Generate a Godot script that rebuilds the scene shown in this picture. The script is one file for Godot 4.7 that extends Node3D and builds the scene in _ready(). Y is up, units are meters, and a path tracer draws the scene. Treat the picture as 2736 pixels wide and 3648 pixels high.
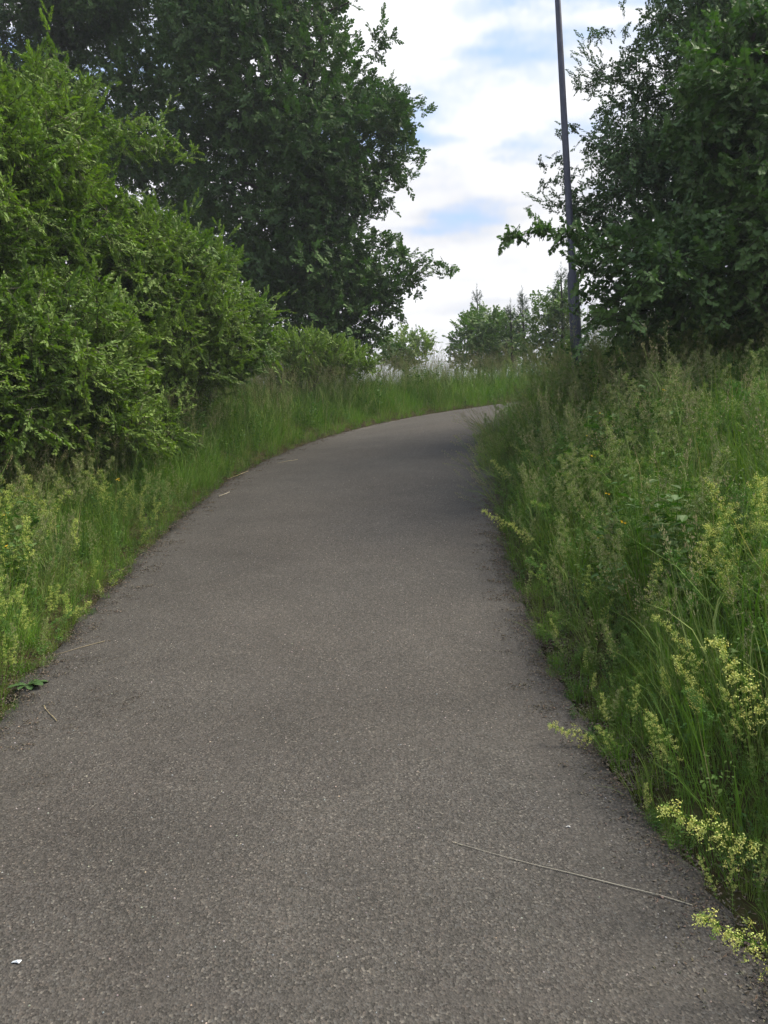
extends Node3D

const TRACK := [
	1.093, 6.907, -0.811, -0.164, 1.383, 1.430,
	1.012, 6.414, -0.753, -0.164, 1.383, 1.430,
	0.930, 5.920, -0.695, -0.164, 1.383, 1.430,
	0.849, 5.427, -0.637, -0.164, 1.383, 1.430,
	0.768, 4.934, -0.580, -0.164, 1.383, 1.430,
	0.686, 4.440, -0.522, -0.164, 1.383, 1.430,
	0.605, 3.947, -0.464, -0.164, 1.383, 1.430,
	0.523, 3.454, -0.406, -0.164, 1.383, 1.430,
	0.442, 2.960, -0.349, -0.164, 1.383, 1.430,
	0.361, 2.467, -0.291, -0.164, 1.383, 1.430,
	0.279, 1.974, -0.233, -0.164, 1.383, 1.430,
	0.198, 1.480, -0.175, -0.164, 1.383, 1.430,
	0.116, 0.987, -0.118, -0.164, 1.383, 1.430,
	0.035, 0.494, -0.059, -0.162, 1.383, 1.427,
	-0.044, 0.000, 0.000, -0.157, 1.382, 1.419,
	-0.120, -0.494, 0.062, -0.148, 1.381, 1.406,
	-0.191, -0.989, 0.128, -0.137, 1.380, 1.389,
	-0.256, -1.485, 0.200, -0.124, 1.379, 1.368,
	-0.314, -1.982, 0.276, -0.110, 1.378, 1.348,
	-0.365, -2.479, 0.358, -0.097, 1.379, 1.334,
	-0.409, -2.977, 0.445, -0.083, 1.385, 1.331,
	-0.446, -3.476, 0.537, -0.068, 1.395, 1.339,
	-0.476, -3.975, 0.633, -0.053, 1.410, 1.358,
	-0.499, -4.474, 0.733, -0.038, 1.428, 1.384,
	-0.513, -4.974, 0.838, -0.022, 1.446, 1.409,
	-0.520, -5.474, 0.947, -0.006, 1.464, 1.435,
	-0.518, -5.974, 1.059, 0.011, 1.484, 1.460,
	-0.507, -6.474, 1.174, 0.030, 1.504, 1.486,
	-0.487, -6.973, 1.291, 0.051, 1.526, 1.511,
	-0.455, -7.472, 1.409, 0.072, 1.549, 1.537,
	-0.413, -7.971, 1.528, 0.094, 1.572, 1.562,
	-0.360, -8.468, 1.648, 0.117, 1.591, 1.578,
	-0.295, -8.963, 1.768, 0.143, 1.602, 1.577,
	-0.216, -9.457, 1.888, 0.172, 1.607, 1.558,
	-0.122, -9.948, 2.007, 0.204, 1.604, 1.522,
	-0.012, -10.436, 2.124, 0.237, 1.597, 1.477,
	0.114, -10.920, 2.240, 0.271, 1.590, 1.432,
	0.257, -11.399, 2.353, 0.306, 1.581, 1.392,
	0.417, -11.872, 2.464, 0.342, 1.568, 1.363,
	0.595, -12.340, 2.573, 0.381, 1.551, 1.345,
	0.791, -12.800, 2.679, 0.421, 1.529, 1.338,
	1.005, -13.251, 2.782, 0.462, 1.506, 1.336,
	1.238, -13.694, 2.881, 0.503, 1.483, 1.335,
	1.489, -14.126, 2.977, 0.545, 1.462, 1.335,
	1.758, -14.548, 3.070, 0.586, 1.446, 1.338,
	2.044, -14.958, 3.160, 0.629, 1.434, 1.344,
	2.348, -15.355, 3.246, 0.672, 1.426, 1.352,
	2.668, -15.739, 3.329, 0.715, 1.421, 1.363,
	3.005, -16.109, 3.408, 0.758, 1.416, 1.373,
	3.357, -16.464, 3.484, 0.800, 1.411, 1.383,
	3.723, -16.804, 3.556, 0.839, 1.409, 1.392,
	4.101, -17.131, 3.626, 0.875, 1.408, 1.399,
	4.491, -17.444, 3.692, 0.909, 1.410, 1.405,
	4.891, -17.744, 3.756, 0.941, 1.412, 1.410,
	5.300, -18.031, 3.818, 0.974, 1.414, 1.415,
	5.719, -18.305, 3.877, 1.006, 1.416, 1.421,
	6.146, -18.565, 3.933, 1.039, 1.418, 1.426,
	6.581, -18.811, 3.987, 1.070, 1.420, 1.431,
	7.023, -19.044, 4.038, 1.100, 1.422, 1.435,
	7.472, -19.264, 4.087, 1.128, 1.424, 1.438,
	7.927, -19.471, 4.133, 1.155, 1.426, 1.440,
	8.388, -19.666, 4.178, 1.181, 1.428, 1.441,
	8.853, -19.850, 4.220, 1.207, 1.430, 1.443,
	9.323, -20.021, 4.261, 1.233, 1.432, 1.445,
	9.797, -20.180, 4.299, 1.259, 1.434, 1.446,
	10.274, -20.327, 4.335, 1.285, 1.436, 1.448,
	10.756, -20.461, 4.369, 1.311, 1.437, 1.449,
	11.241, -20.583, 4.401, 1.336, 1.439, 1.451,
	11.729, -20.693, 4.432, 1.360, 1.441, 1.452,
	12.219, -20.791, 4.460, 1.383, 1.442, 1.453,
	12.711, -20.878, 4.486, 1.406, 1.443, 1.453,
	13.205, -20.954, 4.511, 1.427, 1.444, 1.454,
	13.701, -21.020, 4.534, 1.449, 1.445, 1.454,
	14.198, -21.075, 4.555, 1.470, 1.446, 1.454,
	14.696, -21.119, 4.574, 1.492, 1.448, 1.455,
	15.195, -21.153, 4.592, 1.513, 1.449, 1.455,
	15.694, -21.176, 4.608, 1.535, 1.450, 1.456,
	16.194, -21.188, 4.622, 1.557, 1.451, 1.456,
	16.694, -21.189, 4.634, 1.578, 1.452, 1.456,
	17.194, -21.180, 4.645, 1.597, 1.453, 1.457,
	17.694, -21.163, 4.655, 1.610, 1.453, 1.457,
	18.193, -21.140, 4.663, 1.619, 1.454, 1.457
]
const CROWN := {
	"oak_a": [-0.87,5.15,-16.42,0.86,0.33,9.62,-16.83,0.51,-3.22,10.22,-17.39,0.84,-3.70,8.12,-16.52,0.32,-1.54,10.08,-17.66,0.95,-1.36,8.75,-15.48,0.69,-3.63,7.48,-17.00,0.25,-3.80,12.05,-17.30,0.85,-1.31,9.21,-16.73,0.89,-2.60,12.99,-16.93,0.88,-0.92,7.74,-16.38,0.81,-1.80,11.58,-16.15,0.75,-3.86,12.91,-17.42,0.84,-0.70,8.67,-16.97,0.79,-3.17,14.41,-17.29,0.40,-1.17,10.80,-16.22,0.74,-2.40,15.00,-18.00,0.33,-0.59,10.69,-18.10,0.88,-2.58,8.41,-16.74,0.85,-1.46,6.39,-16.07,0.87,-0.05,6.15,-16.96,0.65,-0.88,6.57,-17.74,0.86,-3.13,12.16,-16.37,0.75,-1.15,11.77,-18.28,0.82,-1.60,5.37,-17.31,0.89,-2.30,5.72,-17.94,0.68,-0.23,8.02,-16.94,0.31,-2.07,12.09,-16.37,0.68,-1.10,8.19,-18.21,0.83,-1.75,7.78,-16.15,0.81,0.39,7.21,-17.71,0.31,-2.90,11.95,-15.89,0.77,-0.89,12.53,-16.55,0.39,-1.47,6.31,-17.47,0.88,-3.77,9.04,-17.80,0.68,0.68,6.40,-17.45,0.24,-0.62,8.32,-17.76,0.63,-2.94,7.49,-18.06,0.92,-3.60,14.30,-16.97,0.28,-1.28,4.72,-16.64,0.52,-1.89,7.72,-16.78,0.71,-2.33,8.75,-16.34,0.72,-2.84,10.41,-18.08,0.76,-1.07,11.88,-17.72,0.49,-3.70,12.83,-16.40,0.70,-3.56,10.11,-16.93,0.90,-0.21,6.67,-17.52,0.81,-2.40,14.53,-17.86,0.70,-3.69,12.43,-17.92,0.86,-0.76,7.43,-18.00,0.65,0.01,7.09,-17.01,0.23,-2.01,14.51,-17.40,0.35,-2.43,14.37,-18.80,0.96,-3.76,13.31,-16.50,0.71,-1.63,14.26,-17.07,0.34,-0.18,10.50,-18.34,0.76,-3.02,10.11,-16.16,0.71,-3.72,7.79,-17.20,0.28,-3.04,9.43,-17.32,0.85,-2.26,6.25,-16.38,0.87,-4.09,14.36,-18.32,0.87,-3.72,9.97,-18.24,0.87,-4.49,12.70,-17.80,0.30,-0.00,6.09,-17.49,0.53,-1.27,6.54,-18.04,0.81,-2.15,7.33,-16.66,0.87,-1.80,10.53,-17.32,0.87,-1.12,8.30,-15.79,0.84,-0.96,12.82,-17.89,0.42,-3.67,10.31,-17.74,0.90,-0.65,10.36,-17.00,0.82,0.06,9.79,-17.99,0.81,-2.46,5.87,-17.02,0.55,-0.58,7.57,-17.05,0.35,-3.57,11.66,-17.10,0.76,-2.07,11.64,-18.66,0.90,-1.81,7.94,-18.26,0.76,0.15,9.96,-17.31,0.64,-3.65,11.92,-17.98,0.90,0.48,10.16,-17.47,0.29,-3.36,8.16,-17.47,0.77,-2.69,10.80,-15.87,0.70,-3.92,11.45,-17.24,0.70,-0.88,6.55,-16.75,0.85,-3.43,11.18,-16.12,0.86,-1.87,13.62,-18.11,0.80,-3.67,8.28,-17.04,0.46,-0.55,8.19,-16.58,0.71,-4.21,11.89,-17.88,0.57,-0.93,7.80,-17.31,0.71,-2.80,9.74,-17.95,0.73,-2.45,13.50,-16.62,0.70,-2.75,9.75,-16.51,0.87,-3.27,13.73,-17.88,0.91,-3.29,11.64,-16.64,0.88,-1.42,14.82,-17.87,0.38,-4.29,12.08,-17.44,0.39,-3.03,8.57,-18.17,0.85,-3.10,6.96,-17.56,0.51,-1.85,5.60,-16.60,0.77,-3.49,13.77,-16.75,0.64,-0.17,5.03,-17.19,0.30,0.45,10.16,-18.00,0.48,-2.57,13.97,-16.77,0.43,0.01,8.56,-17.27,0.41,-3.45,8.42,-16.51,0.65,-0.93,6.18,-17.25,0.73,-0.06,10.41,-17.06,0.32,-1.30,7.18,-16.12,0.77,-2.84,13.77,-18.79,0.87,-4.32,13.09,-17.34,0.35,0.01,10.00,-16.95,0.58,-3.02,6.76,-17.77,0.49,-3.27,13.20,-16.90,0.78,-0.97,11.68,-17.03,0.32,-2.44,7.15,-18.16,0.83,-4.14,10.67,-18.10,0.68,-3.36,10.71,-18.56,0.98,-2.48,6.79,-17.02,0.79,-2.11,9.43,-15.60,0.65,0.03,9.04,-17.79,0.65,-1.04,12.22,-17.45,0.40,-0.89,12.73,-16.67,0.36,-0.98,7.23,-16.77,0.75,-4.12,12.32,-16.65,0.36,-4.10,11.25,-16.82,0.40,-4.04,13.02,-17.00,0.55,-1.28,8.00,-16.51,0.68,-1.21,4.77,-17.32,0.46,-4.44,13.83,-17.78,0.37,0.26,9.58,-16.41,0.48,-2.00,10.65,-15.74,0.73,-1.90,12.71,-17.30,0.85,-2.74,11.88,-17.29,0.90,-4.14,14.49,-17.48,0.49,-2.09,4.66,-16.56,0.31,-3.91,10.69,-17.50,0.75,-4.44,12.24,-17.33,0.22,-3.09,7.30,-17.36,0.66,0.37,8.92,-16.95,0.45,-4.21,11.82,-16.74,0.29,-0.65,4.70,-17.62,0.33,-0.82,9.30,-17.26,0.73,-3.01,14.10,-18.18,0.75,-2.13,9.46,-16.27,0.84,-4.23,9.77,-16.98,0.28,0.36,8.84,-17.26,0.39,-1.48,13.99,-17.90,0.78,-1.96,10.63,-18.75,0.81,-1.00,5.96,-16.62,0.87,-4.20,13.56,-17.23,0.46,-3.93,9.48,-17.31,0.61,-0.12,5.74,-17.27,0.50,-2.60,6.19,-17.15,0.58,-4.32,10.05,-17.36,0.29,-1.07,8.40,-16.74,0.87,-2.33,8.61,-17.88,0.92,-2.02,6.53,-18.39,0.85,-1.36,13.25,-16.43,0.65,-2.78,13.45,-17.26,0.88,-1.60,5.02,-16.55,0.75,-0.41,5.15,-17.49,0.55,-2.29,13.13,-16.40,0.80,-2.65,12.16,-18.67,0.77,-4.27,9.59,-17.22,0.30,-4.23,9.53,-17.88,0.40,-2.63,14.79,-18.38,0.85,-0.95,5.27,-17.23,0.76,-3.52,7.28,-17.47,0.28,-2.42,14.11,-17.62,0.81,-3.15,7.36,-16.81,0.61,-1.74,9.42,-17.70,0.86,-0.83,9.26,-15.84,0.74,-1.44,11.82,-16.23,0.72,-3.86,10.65,-16.53,0.56,-2.99,12.92,-18.94,0.92,-2.07,12.18,-17.97,0.90,-4.17,12.38,-18.29,0.74,-1.02,5.72,-17.75,0.93,-0.91,4.95,-16.88,0.70,-1.05,11.88,-17.28,0.26,-0.83,12.03,-17.14,0.22,-0.58,12.15,-17.03,0.18,-0.34,12.19,-16.90,0.14,-0.02,11.32,-17.30,0.26,0.10,11.42,-17.14,0.22,0.21,11.41,-16.98,0.18,0.42,11.27,-16.81,0.14,0.41,9.89,-17.20,0.26,0.68,9.94,-17.11,0.22,0.89,9.89,-17.00,0.18,1.16,9.77,-16.78,0.14,0.40,9.39,-17.18,0.26,0.65,9.28,-17.09,0.22,0.82,9.04,-16.97,0.18,1.02,8.77,-16.80,0.14,0.30,8.59,-17.16,0.26,0.40,8.56,-17.07,0.22,0.50,8.43,-16.94,0.18,0.60,8.16,-16.78,0.14,-0.09,7.94,-17.17,0.26,-0.01,7.95,-17.06,0.22,0.16,7.93,-16.89,0.18,0.24,7.71,-16.77,0.14,0.47,6.72,-17.13,0.26,0.75,6.72,-17.05,0.23,0.98,6.69,-16.96,0.20,1.29,6.58,-16.83,0.17,1.58,6.42,-16.75,0.14,0.63,6.42,-17.10,0.26,0.93,6.42,-16.97,0.22,1.14,6.37,-16.87,0.18,1.37,6.21,-16.69,0.14,0.32,6.11,-17.13,0.26,0.53,6.11,-17.00,0.22,0.72,6.07,-16.83,0.18,0.90,5.94,-16.73,0.14,0.13,5.67,-17.14,0.26,0.27,5.66,-16.97,0.22,0.35,5.52,-16.85,0.18,0.46,5.30,-16.69,0.14,-0.08,5.09,-17.12,0.26,0.01,5.03,-16.94,0.22,0.16,4.87,-16.82,0.18,0.21,4.55,-16.70,0.14],
	"oak_b": [-7.45,16.05,-19.59,0.62,-7.55,12.98,-20.44,0.84,-14.40,14.12,-18.74,0.74,-13.09,12.60,-18.88,0.81,-5.45,11.28,-18.75,0.84,-9.35,15.10,-20.24,1.01,-12.59,10.89,-19.90,1.00,-4.88,11.91,-19.22,0.59,-13.16,12.70,-20.17,0.87,-5.15,15.01,-19.16,0.75,-6.65,13.04,-17.82,0.78,-5.13,13.70,-19.01,0.76,-11.60,9.77,-18.78,0.71,-4.56,8.59,-19.28,0.70,-5.96,11.35,-18.52,0.76,-10.88,13.36,-19.00,0.75,-9.88,13.60,-18.80,0.82,-10.77,10.58,-18.57,0.84,-5.91,12.00,-19.77,0.88,-6.53,13.42,-18.21,0.76,-6.51,9.43,-19.44,0.74,-5.02,15.92,-19.13,0.33,-9.76,14.73,-18.98,0.86,-7.39,11.39,-18.83,0.80,-6.75,9.50,-18.67,0.43,-12.50,12.68,-19.36,0.88,-13.29,14.76,-20.18,0.87,-10.06,15.97,-19.04,0.35,-11.36,10.98,-17.93,0.78,-4.48,7.78,-19.07,0.39,-11.48,15.53,-20.03,0.94,-6.06,9.99,-18.64,0.73,-10.14,11.62,-17.79,0.88,-11.92,13.42,-18.47,0.95,-14.93,12.58,-18.78,0.59,-4.97,14.27,-18.80,0.67,-5.18,14.19,-19.48,0.74,-9.51,12.10,-19.19,0.93,-13.35,13.51,-18.63,0.78,-5.84,15.45,-19.42,0.80,-11.90,14.42,-19.35,0.84,-4.97,12.41,-19.16,0.66,-15.14,14.93,-19.51,0.89,-11.22,11.53,-20.12,0.80,-15.37,13.65,-20.29,1.01,-4.29,8.56,-18.53,0.53,-9.69,15.46,-18.66,0.56,-7.43,13.61,-20.18,1.00,-7.16,14.01,-18.80,0.86,-13.75,16.72,-19.99,0.41,-12.07,11.55,-17.70,0.90,-12.74,15.67,-20.31,1.01,-11.16,10.05,-18.84,0.83,-11.28,11.02,-18.72,0.95,-5.66,15.84,-19.97,0.95,-6.78,13.99,-20.25,0.90,-5.83,12.00,-19.00,0.95,-6.40,10.62,-19.31,0.83,-8.52,11.98,-20.03,0.68,-9.07,16.28,-19.64,0.46,-10.16,12.96,-18.41,0.71,-11.53,15.52,-19.23,0.92,-8.97,14.42,-20.12,0.86,-10.02,11.13,-19.36,0.85,-9.95,14.90,-20.25,0.97,-15.50,12.30,-20.13,0.96,-8.88,11.70,-19.79,0.72,-15.40,9.73,-19.48,0.31,-11.17,11.46,-17.72,0.87,-11.75,11.72,-18.53,0.91,-8.23,13.60,-20.39,0.98,-13.91,14.83,-18.90,0.90,-6.58,15.61,-20.03,0.83,-4.30,8.35,-19.00,0.53,-13.80,13.12,-19.23,0.75,-7.29,10.78,-19.85,0.69,-12.52,11.94,-19.58,0.99,-15.79,14.11,-19.55,0.31,-6.27,13.45,-20.17,0.83,-14.29,16.08,-19.37,0.60,-11.85,16.13,-19.88,0.81,-8.43,11.59,-19.45,0.63,-7.10,14.82,-19.02,0.87,-14.56,15.15,-18.92,0.83,-6.37,16.07,-20.39,0.78,-10.99,14.12,-18.84,0.76,-6.81,10.60,-19.93,0.84,-13.57,12.99,-19.76,0.78,-7.69,14.03,-18.35,0.86,-11.61,11.74,-17.92,0.71,-11.23,13.06,-19.38,0.79,-11.67,10.43,-18.28,0.90,-5.94,16.22,-19.63,0.43,-14.06,11.64,-18.87,0.88,-5.14,9.67,-19.37,0.95,-8.44,11.49,-18.97,0.85,-9.22,11.83,-18.54,0.86,-15.86,16.19,-19.77,0.33,-9.24,10.53,-18.80,0.44,-7.72,11.79,-18.79,0.80,-6.72,13.11,-18.57,0.84,-6.97,9.92,-19.71,0.58,-4.51,10.38,-19.28,0.32,-14.58,14.90,-20.03,0.90,-15.52,11.31,-20.08,0.96,-5.12,10.22,-19.83,0.87,-9.46,12.31,-20.08,0.85,-5.77,13.46,-18.59,0.75,-8.00,13.17,-18.09,0.74,-9.61,10.84,-18.89,0.73,-14.54,12.84,-20.36,1.01,-11.24,16.55,-20.10,0.61,-9.41,12.92,-18.65,0.76,-13.52,10.74,-19.74,0.93,-4.78,11.00,-18.92,0.60,-5.91,15.52,-18.91,0.59,-5.07,16.03,-19.86,0.50,-7.00,9.79,-18.69,0.34,-6.15,9.56,-18.43,0.72,-5.68,10.25,-18.01,0.74,-8.89,15.51,-19.09,0.82,-5.30,15.05,-18.65,0.82,-6.32,11.90,-20.42,0.83,-6.61,14.04,-19.71,0.85,-12.55,11.61,-18.43,0.77,-8.18,13.09,-19.96,0.79,-9.56,15.70,-20.46,1.02,-11.99,10.47,-19.85,0.95,-11.76,12.38,-18.15,0.74,-6.52,15.20,-20.53,0.84,-15.44,10.38,-19.63,0.83,-11.82,15.12,-18.94,0.71,-5.11,8.36,-19.52,0.54,-14.47,14.31,-20.80,1.02,-12.16,10.57,-19.16,0.82,-10.41,14.54,-20.15,0.76,-14.79,15.28,-20.53,0.92,-10.45,15.54,-20.55,0.92,-4.83,8.05,-18.85,0.50,-4.81,9.10,-19.01,0.88,-13.00,15.22,-20.55,0.99,-10.55,11.98,-18.41,0.82,-12.51,14.21,-19.38,0.79,-10.22,10.60,-19.09,0.75,-5.59,14.55,-19.48,0.93,-13.52,9.51,-18.81,0.39,-11.83,12.06,-19.60,0.78,-10.32,11.76,-18.99,0.72,-7.41,10.78,-19.09,0.46,-5.00,10.92,-19.40,0.74,-10.47,10.54,-19.54,0.53,-12.56,10.05,-19.09,0.85,-12.94,10.54,-19.32,0.89,-9.61,11.45,-19.85,0.78,-7.55,13.50,-18.43,0.87,-10.68,14.78,-19.67,0.94,-8.28,14.32,-20.45,0.81,-13.73,11.07,-19.29,0.79,-10.44,11.73,-19.94,0.97,-5.18,9.62,-19.97,0.89,-9.71,15.80,-19.67,0.80,-15.04,13.13,-19.25,0.86,-10.26,11.50,-18.50,0.91,-9.19,13.99,-18.56,0.69,-11.93,12.67,-19.46,0.83,-10.02,16.64,-19.88,0.31,-15.87,10.07,-19.46,0.36,-12.55,14.08,-20.77,0.91,-7.96,14.76,-18.83,0.79,-10.52,16.07,-20.41,0.98,-6.90,15.98,-19.63,0.71,-7.20,11.07,-18.57,0.71,-13.34,9.85,-19.27,0.56,-5.09,15.73,-19.53,0.60,-15.06,16.64,-19.98,0.52,-14.62,10.18,-18.67,0.76,-7.80,13.52,-19.21,0.79,-7.85,11.46,-19.50,0.49,-14.53,9.62,-18.96,0.41,-4.72,11.66,-18.65,0.56,-12.37,10.54,-18.23,0.86,-9.00,12.51,-18.62,0.78,-5.69,12.97,-19.58,0.83,-6.23,10.05,-19.48,0.86,-4.25,7.83,-19.57,0.35,-14.27,12.28,-18.83,0.88,-8.01,15.91,-19.25,0.51,-15.57,13.18,-19.96,0.79,-11.98,13.25,-19.52,0.91,-14.89,14.39,-18.88,0.63],
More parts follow.
